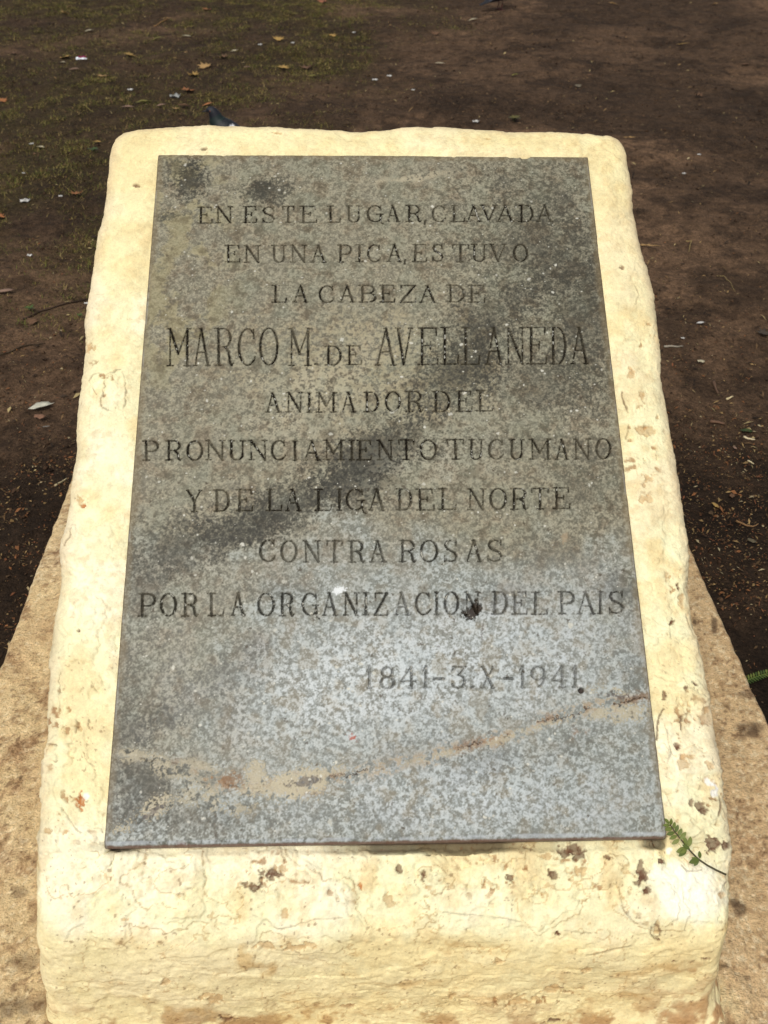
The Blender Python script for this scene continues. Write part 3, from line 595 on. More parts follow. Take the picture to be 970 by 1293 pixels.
# pale flecks: dots of lime and bird marks
nf = 950
fu = rng.uniform(-PW/2+0.01, PW/2-0.01, nf); fv = rng.uniform(0.01, PL-0.01, nf); fr = np.clip(rng.lognormal(-6.72, 0.45, nf), 0.0007, 0.0042)
for a in range(nf):
    k = fr[a]*2; i0 = int((fu[a]-k+UX)/DU); i1 = i0+int(2*k/DU)+2; j0 = int((fv[a]-k)/DV); j1 = j0+int(2*k/DV)+2
    ii = (np.arange(max(0, j0), min(nv, j1))[:, None]*nu+np.arange(max(0, i0), min(nu, i1))[None]).ravel()
    dd = np.hypot(u[ii]-fu[a], (v[ii]-fv[a])*rng.uniform(.7, 1.6))/fr[a]+0.4*m4[ii]
    pcol[ii] = mix(pcol[ii], s2l(206, 204, 190), rng.uniform(.45, .9)*sst(1.1, .6, dd))
for a in range(520):
    k = 0.006; cu, cv = rng.uniform(-PW/2+.01, PW/2-.01), rng.uniform(.01, PL-.01); r = rng.uniform(.001, .003)
    i0 = int((cu-k+UX)/DU); i1 = i0+int(2*k/DU)+2; j0 = int((cv-k)/DV); j1 = j0+int(2*k/DV)+2
    ii = (np.arange(max(0, j0), min(nv, j1))[:, None]*nu+np.arange(max(0, i0), min(nu, i1))[None]).ravel()
    dd = np.hypot(u[ii]-cu, v[ii]-cv)/r+0.6*m4[ii]
    pcol[ii] = mix(pcol[ii], s2l(72, 62, 48), rng.uniform(.3, .8)*sst(1.1, .5, dd))
# worn black paint left in the letters
wear = (1-.27*sst(800, 840, qy))*(1-.14*sst(560, 700, qy))*(.62+.38*sst(-0.55, 0.2, m2+0.7*m3+0.35*m1))
ink = sst(0.0007, -0.0006, d+wob*1.2)*wear
pcol = mix(pcol, s2l(20, 17, 13), 0.97*ink)
pcol = mix(pcol, s2l(196, 194, 182), .75*sst(.0, -.001, d)*sst(.72, .95, m3+.55*m2))
pcol = mix(pcol, s2l(70, 64, 52), 0.35*sst(0.0022, 0.0002, d)*(1-ink))
# ---- relief
rel = 0.0007*fbm2(u, v, 3, 3, 240)+0.00022*m2+0.00012*m3+0.0005*mh
rel -= 0.0028*groove*(0.75+0.25*sst(-.4, .4, m2)); rel -= 0.0012*crk+0.005*hole+0.006*hole2; rel += 0.0006*ringm
eu = UX-np.abs(u)
chipn = 0.0012*sst(0.25, 0.7, fbm2(u, v, 45, 3, 246))
for dist_e, rr in ((eu, 0.002), (v, 0.0125), (VT-v, 0.002)):
    g = np.clip(1-dist_e/rr, 0, 1); rel -= rr*(1-np.sqrt(np.clip(1-g*g, 0, 1)))*0.9+chipn*g
nick = np.zeros(len(u), dtype=np.float32)
for cx in (492, 600, 228):
    nick = np.maximum(nick, blob(cx, 1066, 8, 5, 0, .4, .3))
rel -= 0.003*nick; pcol = mix(pcol, s2l(120, 92, 80), 0.7*nick)
PLP = Ppl+EN*rel[:, None]
pcol = mix(pcol, s2l(190, 196, 202), 0.5*sst(0.0105, 0.0075, v+.001*m3)*sst(0.0032, 0.005, v)*sst(-.4, .4, m2+.6*m3+.4*m1))  # pale highlight of the rounded lower edge painted into the colour
pcol = mix(pcol, s2l(116, 88, 78), 0.85*sst(0.0042, 0.0022, v+.0006*m3))
pcol = mix(pcol, s2l(176, 184, 190), 0.35*sst(0.0045, 0.003, eu)*sst(0, .6, m2+.4*m5))
pcol = mix(pcol, s2l(70, 56, 40), 0.75*sst(0.0026, 0.0008, np.minimum(eu, VT-v)+.0005*m3))
pcol = mix(pcol, s2l(120, 104, 74), 0.45*sst(0.014, 0.003, np.minimum(eu, VT-v)+.004*m2+.002*m3))
# sides of the slab
ii = np.arange(nu*nv).reshape(nv, nu)
loop = np.concatenate([ii[0, :], ii[1:, -1], ii[-1, -2::-1], ii[-2:0:-1, 0]])
sideV, sideC, sideF = [], [], []; prev = loop; nb = len(u)
for q in range(1, 7):
    Lw = PLP[loop]-EN*(0.030*q/6)
    Lw = Lw+EN*0.0006*fbm3(Lw, 120, 2, 250+q)[:, None]
    sideV.append(Lw); sideC.append(mix(np.tile(np.array(s2l(124, 104, 94), dtype=np.float32), (len(loop), 1)), s2l(78, 58, 48), sst(-.3, .5, fbm3(Lw, 60, 3, 260))))
    cur = nb+np.arange(len(loop)); nb += len(loop)
    sideF.append(np.stack([prev, cur, np.roll(cur, -1), np.roll(prev, -1)], 1)); prev = cur
V = np.concatenate([PLP]+sideV); Cc = np.concatenate([pcol]+sideC)
Fq = gridf(nv, nu)
fl_ = line_id.ravel()[Fq].max(1); cut = np.where((d[Fq].min(1) < 0.0004), fl_, -1)
plq = build('plaque', V, [Fq[cut < 0]]+sideF, M_MARBLE, mon, Cc)
plq['label'] = 'grey marble slab with worn black engraved lettering'
used_names = ['inscription_line']*11
for li in range(len(LINES)):
    if li == 4: continue
    f = Fq[cut == li]; un, inv = np.unique(f.ravel(), return_inverse=True)
    build('inscription_line', PLP[un], inv.reshape(-1, 4), M_INK, plq, pcol[un])

# ================================================================== litter, leaves, plants, birds
def put(o, x, y, z=None, rz=0.0, s=1.0):
    o.location = (x, y, float(ground_z(x, y)[0]) if z is None else z); o.rotation_euler.z = rz; o.scale = (s, s, s); return o

# ---- grass stubble (stuff)
def blades(name, X, Y, L, Wd, colr, lean, mat):
    n = len(X); Z = ground_z(X, Y)-0.002; az = rng.uniform(0, 2*math.pi, n)
    dx, dy = np.cos(az), np.sin(az); px_, py_ = -dy, dx
    b = np.stack([X, Y, Z], 1); side = np.stack([px_, py_, np.zeros(n)], 1)*Wd[:, None]/2
    midp = b+np.stack([dx*lean*0.35, dy*lean*0.35, np.cos(lean)*0.62], 1)*L[:, None]*0.6
    tip = b+np.stack([dx*np.sin(lean), dy*np.sin(lean), np.cos(lean)*0.9], 1)*L[:, None]
    V = np.stack([b-side, b+side, midp+side*0.75, midp-side*0.75, tip], 1).reshape(-1, 3)
    k = np.arange(n)[:, None]*5
    c = np.repeat(colr, 5, 0)
    return build(name, V, [k+np.array([[0, 1, 2, 3]]), k+np.array([[3, 2, 4]])], mat, color=c, smooth=False)
NB = 1100000
X = rng.uniform(-4.2, 2.2, NB); Y = 2.2+rng.beta(1.0, 1.1, NB)*7.5
keep = rng.random(NB) < np.clip(grassiness(X, Y)*1.1, 0, 0.95)*(0.10+0.9*sst(-.15, .5, fbm2(X, Y, 9, 3, 301)))
X, Y = X[keep], Y[keep]; n = len(X)
pal = np.array([s2l(116, 106, 52), s2l(144, 126, 78), s2l(92, 98, 42), s2l(66, 62, 32), s2l(158, 138, 92), s2l(104, 82, 50)])
cc = pal[rng.choice(6, n, p=[.24, .14, .24, .2, .06, .12])]*rng.uniform(.6, 1.15, (n, 1))
g_ = blades('grass', X, Y, rng.uniform(.010, .032, n), rng.uniform(.0018, .0034, n), cc, rng.uniform(.5, 1.45, n), M_TONE)
tag(g_, 'thin olive and straw grass surviving on the earth at the left', 'grass', kind='stuff')

# ---- crumbs, chips and straw (stuff)
def flakes(name, X, Y, S, asp, colr, label, cat, zoff=0.001):
    n = len(X); Z = ground_z(X, Y)+zoff; az = rng.uniform(0, math.pi, n); tx, ty = rng.normal(0, .35, n), rng.normal(0, .35, n)
    a = np.stack([np.cos(az), np.sin(az), tx], 1)*S[:, None]/2; b = np.stack([-np.sin(az), np.cos(az), ty], 1)*(S*asp)[:, None]/2
    c = np.stack([X, Y, Z+np.abs(tx)*S/2+np.abs(ty)*S*asp/2], 1)
    up = np.array([0, 0, 1])*(S*0.12)[:, None]
    V = np.stack([c-a, c+b*rng.uniform(.5, 1, (n, 1))+up, c+a, c-b+up*0.5], 1).reshape(-1, 3); k = np.arange(n)[:, None]*4
    o = build(name, V, [k+np.array([[0, 3, 1]]), k+np.array([[3, 2, 1]])], M_TONE, color=np.repeat(colr, 4, 0), smooth=False)
    return tag(o, label, cat, kind='stuff')
NB = 200000
X = rng.uniform(-2.0, 2.0, NB); Y = rng.uniform(0.2, 4.6, NB); e = edge_dist(X, Y)
keep = (e > 0.01) & (rng.random(NB) < np.exp(-np.maximum(e-0.25, 0)*1.9)*(0.15+0.85*sst(-.2, .4, fbm2(X, Y, 5, 3, 311))))
X, Y = X[keep], Y[keep]; n = len(X)
pal = np.array([s2l(126, 84, 52), s2l(104, 82, 56), s2l(150, 124, 82), s2l(70, 50, 34), s2l(116, 74, 50), s2l(176, 160, 124)])
cc = pal[rng.choice(6, n, p=[.27, .25, .15, .22, .06, .05])]*rng.uniform(.5, 1.1, (n, 1))
flakes('leaf_litter', X, Y, np.clip(rng.lognormal(-5.1, .45, n), .0025, .02), rng.uniform(.2, .7, n), cc, 'brown crumbled leaf litter and chips along the sides of the footing', 'leaf litter')
NB = 130000
X = rng.uniform(-4.0, 4.6, NB); Y = 1.4+rng.beta(1, 1.3, NB)*7.6
keep = (edge_dist(X, Y) > .02) & (rng.random(NB) < 0.25+0.55*sst(-.2, .6, fbm2(X, Y, 2.5, 4, 321)))
X, Y = X[keep], Y[keep]; n = len(X)
pal = np.array([s2l(132, 106, 72), s2l(100, 78, 54), s2l(166, 148, 104), s2l(56, 44, 34), s2l(38, 30, 23)])
cc = pal[rng.choice(5, n, p=[.16, .26, .06, .27, .25])]*rng.uniform(.6, 1.15, (n, 1))
flakes('straw_crumbs', X, Y, np.clip(rng.lognormal(-4.55, .5, n), .004, .035), rng.uniform(.05, .4, n), cc, 'dry straw ends and crumbs scattered over the bare earth', 'straw crumbs')

# ---- clods of earth (stuff)
NB = 70000
X = rng.uniform(-3.6, 4.2, NB); Y = .3+rng.beta(1, 1.25, NB)*8.2
keep = (edge_dist(X, Y) > .015) & (rng.random(NB) < .12+.6*sst(-.1, .6, fbm2(X, Y, 3.2, 4, 331)))
X, Y = X[keep], Y[keep]; n = len(X); Z = ground_z(X, Y); S = np.clip(rng.lognormal(-5.0, .5, n), .003, .022)
oc = np.array([[1, 0, 0], [0, 1, 0], [-1, 0, 0], [0, -1, 0], [0, 0, .8], [0, 0, -.6]], float)
V = oc[None]*(1+rng.uniform(-.35, .35, (n, 6, 1))); az = rng.uniform(0, 6.28, n)
ca, sa = np.cos(az)[:, None], np.sin(az)[:, None]
V = np.stack([V[..., 0]*ca-V[..., 1]*sa*.75, V[..., 0]*sa+V[..., 1]*ca*.75, V[..., 2]], -1)*S[:, None, None]*.5+np.stack([X, Y, Z+S*.12], 1)[:, None]
k = np.arange(n)[:, None]*6
F_ = [k+np.array([[a, b, 4]]) for a, b in ((0, 1), (1, 2), (2, 3), (3, 0))]+[k+np.array([[b, a, 5]]) for a, b in ((0, 1), (1, 2), (2, 3), (3, 0))]
pal = np.array([s2l(66, 50, 38), s2l(88, 68, 52), s2l(48, 36, 28), s2l(110, 90, 70)])
cc = pal[rng.choice(4, n, p=[.4, .3, .2, .1])]*rng.uniform(.75, 1.15, (n, 1))
tag(build('soil_clods', V.reshape(-1, 3), F_, M_SOIL, color=np.repeat(cc, 6, 0)), 'small clods and crumbs of brown earth on the trodden ground', 'soil clods', kind='stuff')

# ---- leaves: outlines in the unit circle, curled
LOBED = [(0, -1.15, .0), (.05, -.62, 0), (.42, -.72, .1), (.40, -.42, .02), (.98, -.28, .22), (.62, .02, .05), (.92, .48, .2), (.42, .36, .03), (.22, .62, .02), (.0, 1.05, .16), (-.22, .6, .02), (-.42, .36, .03), (-.88, .52, .22), (-.6, .04, .05), (-1., -.22, .2), (-.42, -.42, .02), (-.4, -.74, .1), (-.05, -.62, 0)]
OVAL = [(0, -1.25, .02), (.04, -.95, 0), (.26, -.7, .05), (.42, -.25, .1), (.44, .2, .11), (.28, .65, .08), (0, 1.1, .05), (-.28, .65, .08), (-.44, .2, .12), (-.42, -.25, .1), (-.26, -.7, .05), (-.04, -.95, 0)]
LONG = [(0, -1.2, .03), (.12, -.8, .05), (.2, -.3, .02), (.26, .1, .08), (.16, .5, .03), (.2, .8, .06), (0, 1.15, .04), (-.14, .75, .03), (-.18, .3, .08), (-.25, -.1, .03), (-.14, -.7, .05)]
SCRAP = [(-.9, -.4, .05), (-.3, -.65, .12), (.5, -.5, .03), (.95, -.1, .16), (.7, .5, .04), (.1, .45, .14), (-.5, .62, .03), (-1, .2, .1)]
def leaf_mesh(name, shape, color, curl, thick=0.02):
    P = np.array(shape, float); n = len(P)
    P[:, :2] *= 1+rng.normal(0, .05, (n, 2)); P[:, 2] = P[:, 2]*curl*1.8+rng.uniform(0, .08, n)
    mid_ = P*0.5; mid_[:, 2] = P[:, 2]*.35+.03
    c = np.array([[0, 0, .05]])
    V = np.concatenate([c, mid_, P]); W = V.copy(); W[:, 2] -= thick; V = np.concatenate([V, W])
    V[:, 2] -= V[:, 2].min()
    a = np.arange(n); b = (a+1) % n; h = 2*n+1
    tri = np.stack([a*0, 1+a, 1+b], 1); qd = np.stack([1+a, 1+n+a, 1+n+b, 1+b], 1)
    sd_ = np.stack([1+n+a, h+1+n+a, h+1+n+b, 1+n+b], 1)
    col = np.tile(np.array(color), (len(V), 1)); col *= rng.uniform(.82, 1.12, (len(V), 1))
    return build(name, V, [tri, qd, tri[:, ::-1]+h, qd[:, ::-1]+h, sd_], M_LEAF, color=col, smooth=True)
TAN = s2l(176, 142, 92); OCH = s2l(180, 146, 84); ORG = s2l(168, 112, 70); PALE = s2l(196, 186, 156); BRN = s2l(112, 84, 62); PNK = s2l(150, 122, 104); WHT = s2l(214, 212, 206); GRY = s2l(140, 140, 134); OLV = s2l(128, 122, 66)
GL_ = 'fallen leaves on the bare earth'
LEAVES = [  # px, py, size in photo pixels, shape, colour, label
 (82, 73, 15, LOBED, OCH, 'ochre curled leaf just left of the white and red wrapper'),
 (79, 80, 9, OVAL, PALE, 'small pale leaf tucked under the ochre leaf by the wrapper'),
 (94, 89, 13, OVAL, PNK, 'pinkish oval leaf just below the white and red wrapper'),
 (131, 98, 16, LOBED, TAN, 'tan lobed leaf between the wrapper and the grey plastic scrap'),
 (165, 75, 14, LOBED, OCH, 'bright ochre star-shaped leaf right of the white and red wrapper'),
 (18, 70, 14, LOBED, BRN, 'brown lobed leaf farthest left in the upper grass'),
 (82, 18, 13, LOBED, TAN, 'tan leaf at the upper edge of the grass above the wrapper'),
 (113, 41, 10, OVAL, PALE, 'pale leaf above and right of the white and red wrapper'),
 (4, 126, 12, LOBED, ORG, 'orange leaf cut by the left edge in the grass'),
 (161, 135, 14, OVAL, PNK, 'dull pink rounded leaf left of the grey plastic scrap'),
 (181, 128, 17, OVAL, OLV, 'olive oval leaf left of the grey plastic scrap'),
 (238, 117, 17, LOBED, ORG, 'orange brown lobed leaf right of the grey plastic scrap'),
 (233, 136, 15, OVAL, BRN, 'brown oval leaf just below the orange brown lobed leaf'),
 (222, 139, 9, LOBED, TAN, 'small tan leaf under the grey plastic scrap'),
 (204, 133, 11, OVAL, PNK, 'pinkish leaf just left of the plastic scrap'),
 (259, 86, 19, LOBED, TAN, 'large tan lobed leaf above the pigeon by the block'),
 (245, 97, 15, LOBED, OCH, 'ochre leaf just under the large tan lobed leaf'),
 (282, 78, 15, LOBED, BRN, 'brown leaf right of the large tan lobed leaf'),
 (262, 16, 12, LOBED, ORG, 'orange leaf near the top edge above the pigeon'),
 (236, 48, 11, OVAL, PALE, 'pale oval leaf near the top between the wrapper and the pigeon'),
 (212, 25, 11, LONG, TAN, 'narrow tan leaf near the top left'),
 (199, 51, 14, OVAL, OLV, 'olive leaf in the upper grass right of the star-shaped leaf'),
 (122, 178, 12, OVAL, OCH, 'ochre oval leaf beside the upper left corner of the block'),
 (51, 183, 11, OVAL, PALE, 'pale leaf in the grass left of the block corner'),
 (97, 247, 16, LOBED, ORG, 'bright orange lobed leaf beside the upper left side of the block'),
 (1, 274, 12, LOBED, ORG, 'orange leaf cut by the left edge below the grass'),
 (8, 371, 19, OVAL, PNK, 'pinkish grey curled leaf cut by the left edge'),
 (42, 408, 16, LOBED, BRN, 'brown three-pointed leaf on the worn earth above the white leaf'),
 (52, 515, 27, OVAL, s2l(206, 204, 186), 'large whitish pointed leaf on the earth left of the block'),
 (50, 528, 14, SCRAP, s2l(140, 104, 82), 'brown torn leaf right under the large whitish leaf'),
 (59, 541, 8, LONG, GRY, 'small grey green leaf sliver under the brown torn leaf'),
 (263, 134, 14, OVAL, ORG, 'orange leaf on the ground just behind the pigeon'),
 (352, 54, 15, LOBED, OCH, 'bright ochre star-shaped leaf right of the pigeon near the top'),
 (358, 88, 17, LOBED, OCH, 'ochre lobed leaf below the star-shaped one behind the block'),
 (386, 84, 17, LOBED, BRN, 'brown crumpled leaf at the right of the ochre lobed leaf'),
 (396, 97, 11, OVAL, OLV, 'olive yellow leaf below the brown crumpled leaf'),
 (313, 88, 9, OVAL, PNK, 'small dull leaf left of the ochre lobed leaf'),
 (297, 69, 9, OVAL, PALE, 'small pale leaf left of the white wisp'),
 (407, 3, 13, LOBED, s2l(160, 104, 78), 'reddish leaf at the top edge right of the pigeon'),
 (420, 46, 11, LOBED, OCH, 'ochre leaf near the top left of the middle'),
 (550, 45, 12, LOBED, BRN, 'brown leaf near the top middle'),
 (597, 26, 10, OVAL, PALE, 'cream leaf below the pigeon at the top edge'),
 (556, 81, 11, OVAL, PALE, 'cream narrow leaf behind the middle of the block'),
 (774, 7, 11, OVAL, TAN, 'tan leaf at the top edge right of the far pigeon'),
 (862, 55, 12, LONG, OCH, 'ochre narrow leaf on the bare earth at the upper right'),
 (902, 7, 9, OVAL, TAN, 'tan leaf nearest the upper right corner'),
 (941, 82, 11, OVAL, BRN, 'brown leaf at the far right of the bare earth'),
 (882, 122, 13, LOBED, BRN, 'brown lobed leaf in the grey earth right of the block'),
 (730, 110, 10, LOBED, s2l(120, 110, 92), 'greyish leaf behind the upper right corner of the block'),
 (650, 99, 9, OVAL, OLV, 'yellowish leaf behind the right half of the block'),
 (819, 315, 21, LONG, TAN, 'tan strip-shaped leaf touching the upper right side of the block'),
 (795, 179, 14, LONG, TAN, 'tan sliver of leaf beside the upper right corner of the block'),
 (884, 412, 10, OVAL, WHT, 'white curled leaf on the earth right of the block'),
 (885, 456, 9, SCRAP, PALE, 'pale torn leaf below the white curled one at the right'),
 (964, 420, 18, LOBED, s2l(76, 66, 56), 'dark flat leaf at the right edge'),
 (928, 566, 7, SCRAP, PNK, 'pink brown leaf scrap left of the fresh dark green leaf'),
 (904, 637, 12, SCRAP, OCH, 'ochre crumpled leaf in the dark litter on the right'),
 (924, 627, 9, SCRAP, BRN, 'brown crumpled leaf in the dark litter right of the ochre one'),
 (948, 688, 11, SCRAP, s2l(110, 100, 78), 'grey brown leaf in the litter beside the footing'),
 (745, 97, 7, OVAL, BRN, 'small brown leaf behind the right end of the block'),
]
for (px_, py_, sp, shp, colr, lab) in LEAVES:
    g = ground_at(px_, py_); dz = np.dot(g-CAM, FW); size = sp*dz/FPX/2*1.08
    o = leaf_mesh('fallen_leaf', shp, np.array(colr)*0.8, rng.uniform(.5, 1.5), 0.015)
    o.data.transform(Matrix.Diagonal((size, size, size*0.9, 1)))
    aspect = rng.uniform(-.5, .5)+(math.pi/2 if shp in (OVAL, LONG) else rng.uniform(0, 6.28))
    put(o, g[0], g[1], float(ground_z(g[0], g[1])[0])+0.010, aspect); o.rotation_euler.x = rng.normal(0, .12)-0.12
    tag(o, lab, 'leaf', GL_)

# ---- white scraps
SCR = [(165, 114, 8, 'white paper scrap between the star-shaped leaf and the olive leaf'), (32, 253, 13, 'chalky white pebble-like scrap left of the block'), (77, 248, 6, 'tiny white scrap left of the bright orange leaf'),
       (38, 322, 8, 'white scrap on the worn earth at the left'), (109, 381, 6, 'white scrap touching the left side of the block'), (329, 62, 6, 'white wisp near the top between the two star-shaped leaves'),
       (370, 57, 5, 'white crumb right of the ochre star-shaped leaf'), (522, 113, 5, 'white crumb behind the middle of the block'), (601, 154, 9, 'white scrap on the earth just behind the top edge of the block'),
       (864, 218, 5, 'white crumb right of the upper right corner of the block'), (883, 195, 5, 'grey white crumb on the earth above another crumb'), (862, 429, 5, 'bright white crumb beside the right side of the block'),
       (40, 180, 6, 'white scrap left of the pale leaf'), (30, 218, 5, 'white dot in the grass at the far left'), (447, 41, 5, 'white crumb near the top middle'), (474, 98, 8, 'grey white scrap behind the middle of the block'), (492, 96, 7, 'flat white scrap behind the block right of the grey one')]
for (px_, py_, sp, lab) in SCR:
    g = ground_at(px_, py_); dz = np.dot(g-CAM, FW); size = sp*dz/FPX/2
    o = leaf_mesh('paper_scrap', SCRAP, np.array(WHT)*0.85, rng.uniform(1, 2.2), 0.2); o.data.materials[0] = M_PAPER
    o.data.transform(Matrix.Diagonal((size, size, size, 1)))
    put(o, g[0], g[1], float(ground_z(g[0], g[1])[0])+0.001, rng.uniform(-.5, .5)); tag(o, lab, 'scrap', 'white scraps lying on the earth')
# crumpled clear plastic and the printed wrapper
g = ground_at(222, 122); o = leaf_mesh('plastic_scrap', SCRAP, np.array(s2l(150, 152, 148)), 2.5, 0.05); o.data.materials[0] = M_PAPER
o.data.transform(Matrix.Diagonal((.033, .04, .035, 1))); put(o, g[0], g[1]); tag(o, 'crumpled grey plastic scrap in the grass left of the pigeon', 'plastic scrap')
g = ground_at(103, 74)
wr = empty('candy_wrapper', (g[0], g[1], float(ground_z(g[0], g[1])[0])+0.004), 0.05); wr.rotation_euler.x = 0.25
tag(wr, 'small white and crimson wrapper lying in the upper left grass', 'wrapper')
def sheet(name, x0, x1, y0, y1, z, colr, parent, mat):
    nx = 9; xs = np.linspace(x0, x1, nx); V = []
    for yv in (y0, (y0+y1)/2, y1):
        for xv in xs: V.append((xv, yv, z+.004*math.sin(xv*160)+.002*math.sin(yv*300+xv*90)))
    V = np.array(V); W = V.copy(); W[:, 2] -= .001
    k = len(V); f = gridf(3, nx)
    return build(name, np.concatenate([V, W]), [f, f[:, ::-1]+k], mat, parent, color=np.tile(np.array(colr), (2*k, 1)))
sheet('wrapper_body', -.034, .034, -.03, .012, .004, s2l(235, 240, 246), wr, M_PAPER)
sheet('printed_strip', -.024, .026, .0125, .034, .0045, s2l(120, 14, 62), wr, M_PAPER)

# ---- twigs and roots
def tube(name, pts, rad, colr, mat, parent=None, seg=6, taper=0.5):
    pts = np.array(pts, float); n = len(pts); V = []
    for i in range(n):
        tg = pts[min(i+1, n-1)]-pts[max(i-1, 0)]; tg /= np.linalg.norm(tg)
        a = np.cross(tg, [0, 0, 1.0]); a = a/np.linalg.norm(a) if np.linalg.norm(a) > 1e-6 else np.array([1., 0, 0]); b = np.cross(a, tg)
        r = rad*(1-taper*i/(n-1))
        for q in range(seg): V.append(pts[i]+r*(a*math.cos(2*math.pi*q/seg)+b*math.sin(2*math.pi*q/seg)))
    V = np.array(V); f = gridf(n, seg, True)
    k = len(V); V = np.concatenate([V, pts[:1], pts[-1:]])
    a = np.arange(seg); b = (a+1) % seg
    return build(name, V, [f, np.stack([b, a, a*0+k], 1), np.stack([a+(n-1)*seg, b+(n-1)*seg, a*0+k+1], 1)], mat, parent, color=np.tile(np.array(colr), (len(V), 1)))
TW = [([(29, 402), (55, 391), (85, 382), (114, 375)], .0035, s2l(52, 38, 28), 'long dark root crossing the worn earth at the left, ending at the block'), ([(0, 449), (22, 443), (42, 438), (58, 436)], .003, s2l(58, 46, 30), 'dark twig at the left edge pointing towards the block, above the whitish leaf'),
      ([(902, 479), (904, 484), (908, 492)], .006, s2l(96, 74, 58), 'short brown twig right of the block below the pale torn leaf'), ([(898, 528), (907, 530), (916, 532)], .006, s2l(104, 78, 60), 'reddish brown twig lying level in the litter on the right'),
      ([(838, 440), (852, 441), (862, 439)], .004, s2l(150, 142, 126), 'pale thin stick against the right side of the block'), ([(919, 498), (927, 496)], .004, s2l(196, 180, 140), 'cream straw piece above the dark green leaf'), ([(866, 306), (873, 306), (871, 312), (870, 318)], .0016, s2l(158, 138, 88), 'bent yellow straw right of the block'),
      ([(940, 549), (946, 552), (954, 553)], .004, s2l(200, 184, 150), 'pale leaf stalk under the fresh dark green leaf'), ([(945, 579), (949, 580), (953, 582)], .003, s2l(190, 176, 140), 'short pale straw below the dark green leaf'), ([(905, 348), (914, 349), (922, 358), (925, 368), (928, 371)], .0014, s2l(140, 122, 80), 'curved wiry straw on the earth at the right'),
      ([(70, 615), (80, 607), (84, 604)], .003, s2l(180, 166, 130), 'pale straw beside the left side of the block'), ([(104, 132), (119, 142)], .0025, s2l(130, 118, 66), 'yellowish stalk in the upper left grass'), ([(195, 33), (204, 28), (213, 26)], .005, s2l(140, 106, 66), 'thin tan twig near the top left'), ([(930, 657), (941, 664), (951, 665), (958, 661)], .003, s2l(130, 100, 66), 'curved brown stalk in the dark litter near the footing')]
for pts, rad, colr, lab in TW:
    W3 = []
    for a, b in zip(pts[:-1], pts[1:]):
        for q in np.linspace(0, 1, 5)[:-1 if b != pts[-1] else None]:
            g = ground_at(a[0]+(b[0]-a[0])*q, a[1]+(b[1]-a[1])*q); W3.append((g[0], g[1], float(ground_z(g[0], g[1])[0])+rad*.7+rng.uniform(0, .002)))
    W3 = np.array(W3); base_ = W3[0].copy(); o = tube('twig', W3-base_, rad, colr, M_LEAF); o.location = base_
    tag(o, lab, 'twig', 'twigs and straws on the earth')

# ---- green things
def leaflet(L, Wd, bend=0.15):
    a = np.linspace(0, 1, 6); wv = np.sin(np.pi*np.clip(a*0.94+.03, 0, 1))**.75*Wd/2
    V = []
    for i in range(6): V += [(L*a[i], wv[i], bend*L*a[i]*(1-a[i])*1.2+.1*wv[i]), (L*a[i], 0, bend*L*a[i]*(1-a[i])), (L*a[i], -wv[i], bend*L*a[i]*(1-a[i])*1.2+.1*wv[i])]
    V = np.array(V); W = V-np.array([0, 0, .0006]); f = gridf(6, 3); return np.concatenate([V, W]), [f, f[:, ::-1]+18]
def plane_pt(px_, py_, off): return unproject(px_, py_, PO+off*EN, EN)
# pinnate sprig resting on the right-hand lower corner of the block
st = [(917, 1104.5, -.002), (905, 1099, -.004), (893, 1092.5, -.0025), (882, 1085, -.001), (874, 1077, .001), (868, 1070, .003), (860, 1060, .005), (852, 1050, .007), (846, 1041, .008)]
S3 = np.array([plane_pt(a, b, c) for a, b, c in st])
sp = empty('leaf_sprig', S3[4]); tag(sp, 'small green pinnate leaf sprig lying on the lower right corner of the plaster', 'leaf sprig')
tube('stalk', S3-S3[4], .0016, s2l(70, 62, 36), M_GREEN, sp, taper=.4)
prs = [(882.5, 1085, 15, 200), (882.5, 1085, 12, 235), (884, 1084, 11, 95), (881, 1085, 9, 165), (868, 1071, 17, 200), (867, 1071, 16, 228), (870, 1069, 15, 80), (868, 1068, 15, 112), (871, 1072, 12, 150),
       (858, 1060, 13, 212), (859, 1060, 14, 52), (855, 1055, 12, 205), (856, 1056, 13, 62), (852, 1051, 12, 195), (853, 1051, 12, 70), (849, 1046, 11, 190), (850, 1047, 11, 75), (846, 1042, 10, 180), (847, 1042, 10, 85), (845, 1040, 10, 130)]
for (a, b, Lp, ang) in prs:
    Lp *= .85
    o3 = plane_pt(a, b, .006); e3 = plane_pt(a+Lp*math.cos(R(ang)), b-Lp*math.sin(R(ang)), .006+rng.uniform(-.001, .006)); L = np.linalg.norm(e3-o3); xa = (e3-o3)/L
    za = EN-xa*np.dot(EN, xa); za /= np.linalg.norm(za); ya = np.cross(za, xa)
    V, f = leaflet(L, L*.46); V = V@np.array([xa, ya, za])+o3-S3[4]
    c = np.array(random.choice([s2l(100, 112, 46), s2l(112, 122, 56), s2l(122, 128, 66), s2l(86, 100, 42)]))
    build('leaflet', V, f, M_GREEN, sp, color=np.tile(c, (len(V), 1)))
